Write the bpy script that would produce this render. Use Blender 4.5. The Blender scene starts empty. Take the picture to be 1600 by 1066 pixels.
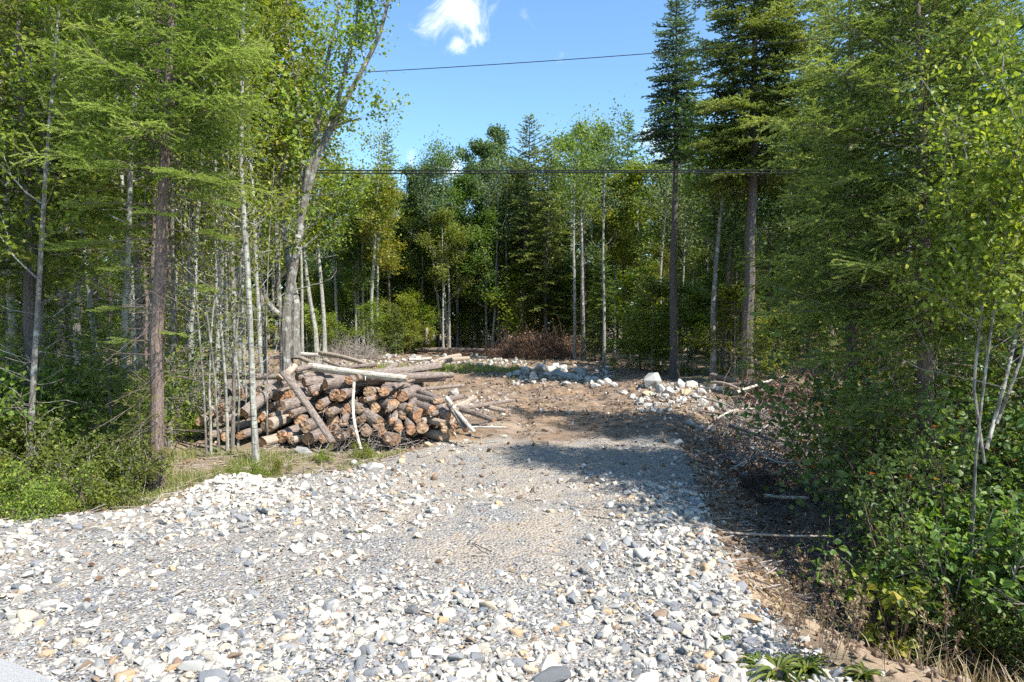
import bpy, bmesh, math, random
import numpy as np
from mathutils import Vector, Euler, Matrix
R = math.radians
S = bpy.context.scene
# ------------------------------------------------------------------ camera
FPX = 1067.0            # focal length in photo pixels (photo 1600 x 1066)
HOR = 500.0             # horizon row in the photo
CAMH = 1.7
PITCH = math.atan((533 - HOR) / FPX)
cd = bpy.data.cameras.new('camera'); cam = bpy.data.objects.new('camera', cd)
S.collection.objects.link(cam); S.camera = cam
cam.location = (0, 0, CAMH); cam.rotation_euler = (math.pi / 2 - PITCH, 0, 0)
cd.sensor_width = 36; cd.lens = 36 * FPX / 1600; cd.clip_start = 0.05; cd.clip_end = 2000
# ------------------------------------------------------------------ world, sun, exposure
SUN_EL = R(50); SUN_AZ = R(127)      # azimuth clockwise from +Y: from the right and a little behind the camera
w = bpy.data.worlds.new('World'); S.world = w; w.use_nodes = True
nt = w.node_tree; nt.nodes.clear()
def wn(t, **k):
    n = nt.nodes.new(t)
    for a, b in k.items(): setattr(n, a, b)
    return n
sky = wn('ShaderNodeTexSky', sky_type='NISHITA', sun_disc=False, sun_elevation=SUN_EL, sun_rotation=SUN_AZ,
         air_density=1.0, dust_density=0.35, ozone_density=4.0, altitude=50)
bg = wn('ShaderNodeBackground'); bg.inputs[1].default_value = 0.13
out = wn('ShaderNodeOutputWorld')
tc = wn('ShaderNodeTexCoord')
def pdir(px, py):
    u = (px - 800) / FPX; v = (533 - py) / FPX
    d = Vector((u, math.cos(PITCH) + v * math.sin(PITCH), -math.sin(PITCH) + v * math.cos(PITCH)))
    return d.normalized()
nz = wn('ShaderNodeTexNoise'); nz.inputs['Scale'].default_value = 15; nz.inputs['Detail'].default_value = 9
nz.inputs['Roughness'].default_value = 0.68; nz.inputs['Distortion'].default_value = 0.9
nt.links.new(tc.outputs['Generated'], nz.inputs['Vector'])
acc = None
for px, py, rr, am in [(722, 14, 62, 1.0), (690, 34, 45, .75), (760, 8, 60, .7), (716, 68, 30, .85), (645, 38, 35, .35), (815, 52, 24, .45), (878, 88, 18, .5),
                       (1016, 212, 24, 1.0), (1004, 222, 18, .9), (705, 262, 40, .8), (640, 250, 34, .55), (1045, 240, 40, .7), (1400, -60, 160, .8), (300, -120, 200, .7)]:
    d = pdir(px, py)
    dist = wn('ShaderNodeVectorMath', operation='DISTANCE'); dist.inputs[1].default_value = d
    nt.links.new(tc.outputs['Generated'], dist.inputs[0])
    mr = wn('ShaderNodeMapRange'); mr.inputs[1].default_value = 0; mr.inputs[2].default_value = rr / FPX * 1.5
    mr.inputs[3].default_value = am; mr.inputs[4].default_value = 0
    nt.links.new(dist.outputs['Value'], mr.inputs[0])
    if acc is None: acc = mr.outputs[0]
    else:
        mx = wn('ShaderNodeMath', operation='MAXIMUM'); nt.links.new(acc, mx.inputs[0]); nt.links.new(mr.outputs[0], mx.inputs[1]); acc = mx.outputs[0]
ad = wn('ShaderNodeMath', operation='MULTIPLY_ADD'); nt.links.new(nz.outputs['Fac'], ad.inputs[0]); ad.inputs[1].default_value = 1.9
ad.inputs[2].default_value = -1.35
sm = wn('ShaderNodeMath', operation='ADD'); nt.links.new(ad.outputs[0], sm.inputs[0]); nt.links.new(acc, sm.inputs[1])
cl = wn('ShaderNodeMapRange', interpolation_type='SMOOTHSTEP'); cl.inputs[1].default_value = 0.05; cl.inputs[2].default_value = 0.75
nt.links.new(sm.outputs[0], cl.inputs[0])
gate = wn('ShaderNodeMath', operation='GREATER_THAN'); gate.inputs[1].default_value = 0.001; nt.links.new(acc, gate.inputs[0])
ml = wn('ShaderNodeMath', operation='MULTIPLY'); nt.links.new(cl.outputs[0], ml.inputs[0]); nt.links.new(gate.outputs[0], ml.inputs[1])
ml2 = wn('ShaderNodeMath', operation='MULTIPLY'); nt.links.new(ml.outputs[0], ml2.inputs[0]); ml2.inputs[1].default_value = 0.9
tint = wn('ShaderNodeMix', data_type='RGBA', blend_type='MULTIPLY'); tint.inputs[0].default_value = 1
nt.links.new(sky.outputs[0], tint.inputs[6]); tint.inputs[7].default_value = (0.86, 1.0, 1.0, 1)
mixc = wn('ShaderNodeMix', data_type='RGBA'); nt.links.new(ml2.outputs[0], mixc.inputs[0])
nt.links.new(tint.outputs[2], mixc.inputs[6]); mixc.inputs[7].default_value = (5.6, 5.8, 6.1, 1)
nt.links.new(mixc.outputs[2], bg.inputs[0]); nt.links.new(bg.outputs[0], out.inputs[0])

ld = bpy.data.lights.new('sun', 'SUN'); ld.energy = 4.6; ld.angle = R(0.53); ld.color = (1.0, 0.95, 0.87)
lo = bpy.data.objects.new('sun', ld); S.collection.objects.link(lo)
sdir = Vector((math.sin(SUN_AZ) * math.cos(SUN_EL), math.cos(SUN_AZ) * math.cos(SUN_EL), math.sin(SUN_EL)))
lo.rotation_euler = sdir.to_track_quat('Z', 'Y').to_euler(); lo.location = (20, -10, 30)
vs = S.view_settings; vs.view_transform = 'Standard'; vs.look = 'None'; vs.gamma = 1; vs.exposure = 1.12
S.cycles.max_bounces = 6; S.cycles.diffuse_bounces = 3; S.cycles.glossy_bounces = 2; S.cycles.transmission_bounces = 4
S.cycles.use_denoising = False; S.cycles.use_adaptive_sampling = True; S.cycles.adaptive_threshold = 0.02
# ------------------------------------------------------------------ numeric helpers
rg = np.random.default_rng(11)
def _hash(ix, iy, s):
    n = (ix.astype(np.int64) * 374761393 + iy.astype(np.int64) * 668265263 + s * 974634777) & 0xFFFFFFFF
    n = ((n ^ (n >> 13)) * 1274126177) & 0xFFFFFFFF
    n = n ^ (n >> 16)
    return (n & 0xFFFFFF) / float(0xFFFFFF)
def vnoise(x, y, s=0):
    x = np.asarray(x, float); y = np.asarray(y, float)
    ix = np.floor(x); iy = np.floor(y); fx = x - ix; fy = y - iy
    fx = fx * fx * (3 - 2 * fx); fy = fy * fy * (3 - 2 * fy)
    a = _hash(ix, iy, s); b = _hash(ix + 1, iy, s); c = _hash(ix, iy + 1, s); d = _hash(ix + 1, iy + 1, s)
    return (a + (b - a) * fx) * (1 - fy) + (c + (d - c) * fx) * fy
def fbm(x, y, s=0, o=4):
    r = 0; a = .5; t = 0
    for i in range(o):
        r = r + a * vnoise(np.asarray(x) * 2**i, np.asarray(y) * 2**i, s + i * 7); t += a; a *= .5
    return r / t - .5
def sstep(a, b, x): t = np.clip((x - a) / (b - a), 0, 1); return t * t * (3 - 2 * t)
# driveway edges (metres) as functions of distance y
XR_Y = [-6, 0, 2.4, 3.2, 4.5, 6.5, 9.5, 12.9, 16, 20]; XR_X = [9, 4.0, 1.7, 1.5, 1.45, 1.8, 2.35, 2.9, 3.0, 2.6]
XL_Y = [-6, 4.4, 5.0, 5.6, 6.1, 6.8, 7.7, 9.5, 12, 16, 20]; XL_X = [-60, -30, -9, -4.6, -3.4, -2.9, -1.8, -1.0, -.8, -1.5, -2.0]
def xr(y): return np.interp(y, XR_Y, XR_X)
def xl(y): return np.interp(y, XL_Y, XL_X)
def inside_clear(x, y):
    # soft mask of the bulldozed clearing
    l = np.interp(y, [9, 12, 16, 22, 30, 40], [-1.2, -3.0, -5.5, -9, -12, -13])
    r = np.interp(y, [9, 13, 18, 24, 30, 36, 41], [2.3, 3.4, 4.2, 5.2, 4.6, 2, -3])
    return sstep(-.6, .6, x - l) * sstep(-.5, .5, r - x) * sstep(8.5, 10.5, y) * sstep(41, 38, y)
def drive_mask(x, y):
    n = fbm(x * 1.3, y * 1.3, 5) * .35
    return sstep(-.12, .12, x - xl(y) + n) * sstep(-.1, .1, xr(y) - x + n * .5) * sstep(15, 10.5, y + n * 4)
def hgt(x, y):
    x = np.asarray(x, float); y = np.asarray(y, float)
    u = x - xr(y); nearf = sstep(16, 9, y)
    ditch = -sstep(2.4, 5.2, y) * (0.88 * sstep(-.05, 1.25, u) - 0.42 * sstep(1.9, 4.2, u)) * nearf
    # heaped bank on the far right side of the driveway
    bank = .22 * np.exp(-((u - .7) / .7)**2) * sstep(10.5, 12.5, y) * sstep(20, 16, y)
    dm = drive_mask(x, y); cm = inside_clear(x, y)
    v = xl(y) - x
    left = -.13 * sstep(-.1, .5, v) + .10 * sstep(1, 4, v)
    heap = .24 * np.exp(-((x + 2.75) / .38)**2 - ((y - 6.75) / .26)**2) * .6 + .06 * np.exp(-((x + 1.9) / .6)**2 - ((y - 7.2) / .25)**2)
    rough = fbm(x * .9, y * .9, 1) * .14 + fbm(x * .15, y * .15, 2, 2) * .5 * sstep(12, 30, np.abs(x) + y * .3)
    z = ditch + bank + left * nearf + heap
    z = z + rough * (1 - dm) + dm * (fbm(x * .8, y * .8, 3) * .05 - .05 * np.exp(-((x - .35 - .06 * y) / .35)**2) * .5)
    z = z + cm * (1 - dm) * (np.abs(fbm(x * 1.8, y * 1.8, 4)) * .30 + np.abs(fbm(x * .7, y * 2.2, 8)) * .22 - .10) - .07 * cm * sum(np.exp(-((x - (c_ + .10 * (y - 9) - .012 * np.clip(y - 12, 0, 40)**2)) / .16)**2) for c_ in (-.05, 1.45))
    return z
def hs(x, y): return float(hgt(np.array([x]), np.array([y]))[0])
def P(px, py, d):
    """world point on the ray through photo pixel at distance y = d"""
    v = pdir(px, py); k = d / v.y
    return Vector((v.x * k, d, CAMH + v.z * k))
def Gp(px, py, far=60):
    """where that ray meets the ground"""
    v = pdir(px, py); t = np.arange(2.2, far, .02)
    x = v.x / v.y * t; z = CAMH + v.z / v.y * t
    i = np.argmax(z <= hgt(x, t))
    return Vector((float(x[i]), float(t[i]), float(z[i])))
def X(px, d): return (px - 800) / FPX * d

class G:
    def __init__(s): s.v = []; s.a = []; s.q = []; s.t = []; s.qm = []; s.tm = []; s.n = 0
    def add(s, V, q=None, t=None, m=0, a=0.5):
        V = np.asarray(V, np.float32).reshape(-1, 3)
        if q is not None and len(q): q = np.asarray(q, np.int64) + s.n; s.q.append(q); s.qm.append(np.full(len(q), m))
        if t is not None and len(t): t = np.asarray(t, np.int64) + s.n; s.t.append(t); s.tm.append(np.full(len(t), m))
        s.v.append(V); s.a.append(np.broadcast_to(np.asarray(a, np.float32), (len(V),))); s.n += len(V)
    def arrays(s):
        V = np.concatenate(s.v); A = np.concatenate(s.a)
        Q = np.concatenate(s.q) if s.q else np.zeros((0, 4), int); T = np.concatenate(s.t) if s.t else np.zeros((0, 3), int)
        QM = np.concatenate(s.qm) if s.qm else np.zeros(0, int); TM = np.concatenate(s.tm) if s.tm else np.zeros(0, int)
        return V, A, Q, T, QM, TM
    def merge(s, o, loc, rz, sc):
        V, A, Q, T, QM, TM = o.arrays()
        c, sn = math.cos(rz), math.sin(rz)
        W = V @ np.array([[c, sn, 0], [-sn, c, 0], [0, 0, 1]]) * sc + np.array(loc)
        n0 = s.n; s.v.append(W.astype(np.float32)); s.a.append(A); s.n += len(W)
        s.q.append(Q + n0); s.qm.append(QM); s.t.append(T + n0); s.tm.append(TM)
    def mesh(s, name, mats, smooth=False):
        V, A, Q, T, QM, TM = s.arrays()
        me = bpy.data.meshes.new(name); nq, ntr = len(Q), len(T)
        me.vertices.add(len(V)); me.vertices.foreach_set('co', V.ravel())
        me.loops.add(nq * 4 + ntr * 3); me.polygons.add(nq + ntr)
        me.loops.foreach_set('vertex_index', np.concatenate([Q.ravel(), T.ravel()]).astype(np.int32))
        me.polygons.foreach_set('loop_start', np.concatenate([np.arange(nq) * 4, nq * 4 + np.arange(ntr) * 3]).astype(np.int32))
        me.polygons.foreach_set('material_index', np.concatenate([QM, TM]).astype(np.int32))
        if not isinstance(mats, (list, tuple)): mats = [mats]
        for m in mats: me.materials.append(m)
        at = me.attributes.new('rnd', 'FLOAT', 'POINT'); at.data.foreach_set('value', A.astype(np.float32))
        me.update(calc_edges=True)
        me.polygons.foreach_set('use_smooth', np.full(nq + ntr, smooth))
        return me
def link(name, me, parent=None, **k):
    o = bpy.data.objects.new(name, me); S.collection.objects.link(o)
    if parent: o.parent = parent
    for a, b in k.items(): o[a] = b
    return o
def empty(name, loc, label, cat, group=None, rot=(0, 0, 0), sc=1.0):
    o = bpy.data.objects.new(name, None); S.collection.objects.link(o)
    o.location = loc; o.rotation_euler = rot; o.scale = (sc,) * 3; o.empty_display_size = .2
    o['label'] = label; o['category'] = cat
    if group: o['group'] = group
    return o
def inst(name, parts, loc, label, cat, group=None, rot=(0, 0, 0), sc=1.0):
    r = empty(name, loc, label, cat, group, rot, sc)
    for n, me in parts: link(n, me, r)
    return r
def nrm(v): return v / np.maximum(np.linalg.norm(v, axis=-1, keepdims=True), 1e-9)
def tube(g, pts, rad, n=6, m=0, a=.5, rough=0, rng=None, cap=False):
    pts = np.asarray(pts, float); rad = np.broadcast_to(np.asarray(rad, float), (len(pts),))
    T = nrm(np.gradient(pts, axis=0)); mt = np.abs(T.mean(0)); ref = np.zeros(3); ref[int(np.argmin(mt))] = 1
    U = nrm(np.cross(T, ref)); W = np.cross(T, U)
    an = np.arange(n) / n * 2 * math.pi
    rr = rad[:, None] * (1 + (rng.normal(0, rough, (len(pts), n)) if rough else 0))
    V = pts[:, None] + rr[..., None] * (np.cos(an)[None, :, None] * U[:, None] + np.sin(an)[None, :, None] * W[:, None])
    i = np.arange(len(pts) - 1)[:, None] * n; j = np.arange(n)[None]; k = (j + 1) % n
    q = np.stack([i + j, i + k, i + n + k, i + n + j], -1).reshape(-1, 4)
    V = V.reshape(-1, 3)
    if cap:
        b = len(V); V = np.vstack([V, pts[0], pts[-1]]); jj = np.arange(n); kk = (jj + 1) % n; e = (len(pts) - 1) * n
        g.add(V, q, np.vstack([np.stack([kk, jj, np.full(n, b)], -1), np.stack([e + jj, e + kk, np.full(n, b + 1)], -1)]), m, a)
    else: g.add(V, q, None, m, a)
def segs(g, P0, P1, r0, r1, m=0, a=.5):
    """many thin 3-sided straight twigs at once"""
    P0 = np.asarray(P0, float); P1 = np.asarray(P1, float)
    if not len(P0): return
    T = nrm(P1 - P0); ref = np.where(np.abs(T[:, 2:3]) > .8, [[1., 0, 0]], [[0, 0, 1.]]); U = nrm(np.cross(T, ref)); W = np.cross(T, U)
    r0 = np.broadcast_to(r0, (len(P0),))[:, None]; r1 = np.broadcast_to(r1, (len(P0),))[:, None]; vs_ = []
    for P_, r_ in ((P0, r0), (P1, r1)):
        for k in range(3):
            c, s_ = math.cos(k * 2.0944), math.sin(k * 2.0944); vs_.append(P_ + r_ * (c * U + s_ * W))
    V = np.stack(vs_, 1).reshape(-1, 3); b = np.arange(len(P0))[:, None, None] * 6
    q = (b + np.array([[0, 1, 4, 3], [1, 2, 5, 4], [2, 0, 3, 5]])[None]).reshape(-1, 4)
    g.add(V, q, None, m, np.repeat(np.broadcast_to(a, (len(P0),)), 6))
def leaves(g, C, size, rng, up=.6, m=0, a=None, long=1.0, nrmdir=None):
    """one folded pointed leaf (6 verts) per centre"""
    n = len(C)
    if not n: return
    N = nrm(rng.normal(0, 1, (n, 3)) * (1 - up) + np.array([0.25, -.15, 1.0]) * up)
    D = nrm(np.cross(N, rng.normal(0, 1, (n, 3)))); D[:, 2] -= .25; D = nrm(D); B = np.cross(N, D)
    s = (np.asarray(size) * rng.uniform(.6, 1.25, n))[:, None]; wd = s * .42 / long; f = N * s * .10
    V = np.stack([C, C + D * s * .35 + B * wd + f, C + D * s * .75 + B * wd * .7 + f, C + D * s * 1.05 - f, C + D * s * .75 - B * wd * .7 + f, C + D * s * .35 - B * wd + f], 1).reshape(-1, 3)
    b = np.arange(n)[:, None, None] * 6
    q = (b + np.array([[0, 1, 2, 3], [0, 3, 4, 5]])[None]).reshape(-1, 4)
    if a is None: a = rng.uniform(0, 1, n)
    g.add(V, q, None, m, np.repeat(a, 6))
def needles(g, P0, P1, dens, ln, wd, rng, m=0, a=.5, flat=.6):
    """needle triangles along twig segments"""
    L = np.linalg.norm(P1 - P0, axis=1); cnt = np.maximum(1, (L * dens).astype(int)); idx = np.repeat(np.arange(len(P0)), cnt)
    n = len(idx); t = rng.uniform(0, 1.0, n)[:, None]; T = nrm(P1 - P0)[idx]
    Sd = nrm(np.cross(T, [0, 0, 1.])); U = np.cross(Sd, T)
    ph = rng.uniform(0, 2 * math.pi, n)[:, None]
    D = nrm(T * .75 + Sd * np.cos(ph) + U * (np.sin(ph) * flat + .15))
    B = nrm(np.cross(D, rng.normal(0, 1, (n, 3)))) * (wd * .5)
    l = (ln * rng.uniform(.7, 1.2, n))[:, None]; C = P0[idx] + (P1 - P0)[idx] * t
    V = np.stack([C - B, C + B, C + D * l], 1).reshape(-1, 3)
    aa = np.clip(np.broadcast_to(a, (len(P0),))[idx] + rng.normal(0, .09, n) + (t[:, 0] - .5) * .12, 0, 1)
    g.add(V, None, np.arange(n * 3).reshape(-1, 3), m, np.repeat(aa, 3))

# ------------------------------------------------------------------ materials
def mat(name):
    m = bpy.data.materials.new(name); m.use_nodes = True; m.node_tree.nodes.clear()
    t = m.node_tree
    def N(ty, **k):
        n = t.nodes.new(ty)
        for a, b in k.items():
            if a == 'inp':
                for x, y in b.items(): n.inputs[x].default_value = y
            else: setattr(n, a, b)
        return n
    return m, N, t.links.new
def ramp(N, stops, interp='LINEAR'):
    r = N('ShaderNodeValToRGB'); e = r.color_ramp; e.interpolation = interp
    while len(e.elements) < len(stops): e.elements.new(.5)
    for el, (p, c) in zip(e.elements, stops): el.position = p; el.color = (*c, 1)
    return r
def leaf_mat(name, stops, trans=.4, tcol=(1.25, 1.3, .45), rough=.5, objvar=.18):
    m, N, L = mat(name)
    at = N('ShaderNodeAttribute', attribute_name='rnd'); oi = N('ShaderNodeObjectInfo')
    r = ramp(N, stops); L(at.outputs['Fac'], r.inputs[0])
    hsv = N('ShaderNodeHueSaturation'); L(r.outputs[0], hsv.inputs['Color'])
    mh = N('ShaderNodeMapRange', inp={3: .5 - .022, 4: .5 + .022}); L(oi.outputs['Random'], mh.inputs[0]); L(mh.outputs[0], hsv.inputs['Hue'])
    mv = N('ShaderNodeMapRange', inp={3: 1 - objvar, 4: 1 + objvar}); L(oi.outputs['Random'], mv.inputs[0]); L(mv.outputs[0], hsv.inputs['Value'])
    p = N('ShaderNodeBsdfPrincipled', inp={'Roughness': rough, 'Specular IOR Level': .35}); L(hsv.outputs[0], p.inputs['Base Color'])
    mc = N('ShaderNodeMix', data_type='RGBA', blend_type='MULTIPLY', inp={0: 1.0, 7: (*tcol, 1)}); L(hsv.outputs[0], mc.inputs[6])
    tr = N('ShaderNodeBsdfTranslucent'); L(mc.outputs[2], tr.inputs[0])
    mx = N('ShaderNodeMixShader', inp={0: trans}); L(p.outputs[0], mx.inputs[1]); L(tr.outputs[0], mx.inputs[2])
    o = N('ShaderNodeOutputMaterial'); L(mx.outputs[0], o.inputs[0])
    return m
def bark_mat(name, stops, scale=(9, 9, 2.2), bump=.6, detail=6, marks=None, rough=.9, lichen=None):
    m, N, L = mat(name)
    tcn = N('ShaderNodeTexCoord'); mp = N('ShaderNodeMapping', inp={'Scale': scale}); L(tcn.outputs['Object'], mp.inputs[0])
    n = N('ShaderNodeTexNoise', inp={'Scale': 4.0, 'Detail': detail, 'Roughness': .7, 'Distortion': .4}); L(mp.outputs[0], n.inputs[0])
    r = ramp(N, stops); L(n.outputs['Fac'], r.inputs[0]); col = r.outputs[0]
    if lichen:
        n3 = N('ShaderNodeTexNoise', inp={'Scale': 7.0, 'Detail': 4}); L(tcn.outputs['Object'], n3.inputs[0])
        r3 = ramp(N, [(.52, (0, 0, 0)), (.62, (1, 1, 1))]); L(n3.outputs['Fac'], r3.inputs[0])
        x = N('ShaderNodeMix', data_type='RGBA', inp={7: (*lichen, 1)}); L(r3.outputs[0], x.inputs[0]); L(col, x.inputs[6]); col = x.outputs[2]
    if marks:
        mp2 = N('ShaderNodeMapping', inp={'Scale': (6, 6, 42)}); L(tcn.outputs['Object'], mp2.inputs[0])
        n2 = N('ShaderNodeTexNoise', inp={'Scale': 1.6, 'Detail': 4, 'Roughness': .6}); L(mp2.outputs[0], n2.inputs[0])
        r2 = ramp(N, [(.56, (0, 0, 0)), (.64, (1, 1, 1))]); L(n2.outputs['Fac'], r2.inputs[0])
        x = N('ShaderNodeMix', data_type='RGBA', inp={7: (*marks, 1)}); L(r2.outputs[0], x.inputs[0]); L(col, x.inputs[6]); col = x.outputs[2]
    p = N('ShaderNodeBsdfPrincipled', inp={'Roughness': rough, 'Specular IOR Level': .2}); L(col, p.inputs['Base Color'])
    b = N('ShaderNodeBump', inp={'Strength': bump, 'Distance': .02}); L(n.outputs['Fac'], b.inputs['Height']); L(b.outputs[0], p.inputs['Normal'])
    o = N('ShaderNodeOutputMaterial'); L(p.outputs[0], o.inputs[0])
    return m
M = {}
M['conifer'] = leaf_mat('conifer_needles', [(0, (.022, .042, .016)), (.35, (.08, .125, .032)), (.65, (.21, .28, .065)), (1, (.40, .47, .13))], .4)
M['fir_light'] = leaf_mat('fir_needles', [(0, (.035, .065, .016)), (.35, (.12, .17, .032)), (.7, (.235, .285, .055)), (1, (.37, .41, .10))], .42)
M['bluefir'] = leaf_mat('spruce_needles', [(0, (.03, .055, .03)), (.5, (.10, .145, .065)), (1, (.24, .30, .13))], .3)
M['leafA'] = leaf_mat('leaves_green', [(0, (.04, .075, .016)), (.45, (.115, .17, .03)), (.8, (.21, .26, .045)), (1, (.34, .36, .07))], .45)
M['leafB'] = leaf_mat('leaves_poplar', [(0, (.05, .09, .035)), (.5, (.12, .18, .06)), (1, (.25, .31, .12))], .4, tcol=(1.15, 1.2, .6))
M['leafY'] = leaf_mat('leaves_yellow', [(0, (.12, .15, .02)), (.5, (.24, .26, .035)), (.85, (.38, .34, .04)), (1, (.45, .32, .04))], .42, objvar=.08)
M['leafL'] = leaf_mat('leaves_light', [(0, (.07, .105, .018)), (.4, (.17, .22, .032)), (.8, (.31, .35, .055)), (1, (.46, .42, .09))], .48)
M['leafS'] = leaf_mat('leaves_shrub', [(0, (.035, .065, .02)), (.45, (.10, .155, .042)), (.8, (.19, .255, .065)), (.98, (.24, .28, .09)), (1, (.38, .12, .04))], .36, rough=.4)
M['grass'] = leaf_mat('grass_blades', [(0, (.10, .14, .03)), (.35, (.19, .25, .05)), (.6, (.27, .26, .09)), (1, (.48, .41, .24))], .3)
M['drygrass'] = leaf_mat('dry_stems', [(0, (.12, .07, .04)), (.5, (.26, .18, .10)), (1, (.44, .36, .22))], .2)
M['deadleaf'] = leaf_mat('dead_leaves', [(0, (.10, .05, .03)), (.6, (.2, .09, .05)), (1, (.3, .15, .08))], .2)
M['bark_dark'] = bark_mat('bark_spruce', [(.25, (.04, .032, .028)), (.5, (.12, .10, .09)), (.75, (.24, .21, .185))], (14, 14, 5), 1.0)
M['bark_brown'] = bark_mat('bark_fir', [(.25, (.06, .04, .03)), (.5, (.19, .14, .115)), (.75, (.34, .28, .24))], (16, 16, 5), 1.0)
M['bark_grey'] = bark_mat('bark_maple', [(.25, (.055, .048, .042)), (.5, (.17, .155, .135)), (.72, (.30, .28, .25))], (10, 10, 2.5), 1.0, lichen=(.36, .36, .32))
M['bark_pale'] = bark_mat('bark_poplar', [(.3, (.14, .135, .11)), (.5, (.28, .27, .235)), (.72, (.46, .45, .40))], (6, 6, 2), .4, marks=(.07, .06, .05), lichen=(.36, .38, .31))
M['twig'] = bark_mat('twig_grey', [(.3, (.16, .13, .115)), (.7, (.38, .34, .30))], (5, 5, 5), .2)
M['twigd'] = bark_mat('twig_brown', [(.3, (.06, .04, .032)), (.7, (.2, .14, .11))], (5, 5, 5), .2)
M['birch'] = bark_mat('bark_birch_log', [(.3, (.34, .30, .24)), (.6, (.56, .52, .45))], (5, 5, 5), .3, marks=(.2, .14, .09))
M['rope'] = None

def stone_mat(name, stops, mott=.35, dirt=(.27, .215, .155), interp='CONSTANT'):
    m, N, L = mat(name)
    at = N('ShaderNodeAttribute', attribute_name='rnd'); r = ramp(N, stops, interp); L(at.outputs['Fac'], r.inputs[0])
    tcn = N('ShaderNodeTexCoord'); n = N('ShaderNodeTexNoise', inp={'Scale': 22.0, 'Detail': 6, 'Roughness': .7}); L(tcn.outputs['Object'], n.inputs[0])
    rr = ramp(N, [(.45, (0, 0, 0)), (.72, (1, 1, 1))]); L(n.outputs['Fac'], rr.inputs[0])
    k = N('ShaderNodeMath', operation='MULTIPLY', inp={1: mott}); L(rr.outputs[0], k.inputs[0])
    x = N('ShaderNodeMix', data_type='RGBA', inp={7: (*dirt, 1)}); L(k.outputs[0], x.inputs[0]); L(r.outputs[0], x.inputs[6])
    n2 = N('ShaderNodeTexNoise', inp={'Scale': 90.0, 'Detail': 4}); L(tcn.outputs['Object'], n2.inputs[0])
    p = N('ShaderNodeBsdfPrincipled', inp={'Roughness': .85, 'Specular IOR Level': .25}); L(x.outputs[2], p.inputs['Base Color'])
    b = N('ShaderNodeBump', inp={'Strength': .5, 'Distance': .01}); L(n2.outputs['Fac'], b.inputs['Height']); L(b.outputs[0], p.inputs['Normal'])
    o = N('ShaderNodeOutputMaterial'); L(p.outputs[0], o.inputs[0])
    return m
M['stone'] = stone_mat('crushed_stone', [(0, (.44, .41, .355)), (.22, (.53, .50, .44)), (.42, (.39, .36, .30)), (.55, (.50, .41, .30)), (.62, (.42, .29, .17)), (.66, (.27, .275, .275)), (.74, (.19, .20, .215)), (.86, (.34, .335, .315)), (.94, (.12, .13, .14)), (.975, (.24, .17, .12))], .5)
M['rock'] = stone_mat('boulder_rock', [(0, (.24, .24, .235)), (.5, (.36, .36, .34)), (.8, (.52, .5, .46)), (.92, (.48, .36, .2)), (1, (.3, .17, .09))], .85, (.17, .14, .11), 'LINEAR')
M['clod'] = stone_mat('soil_clods', [(0, (.16, .11, .075)), (.4, (.24, .17, .115)), (.75, (.33, .26, .19)), (.9, (.5, .46, .4))], .3, (.12, .08, .05))

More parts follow.
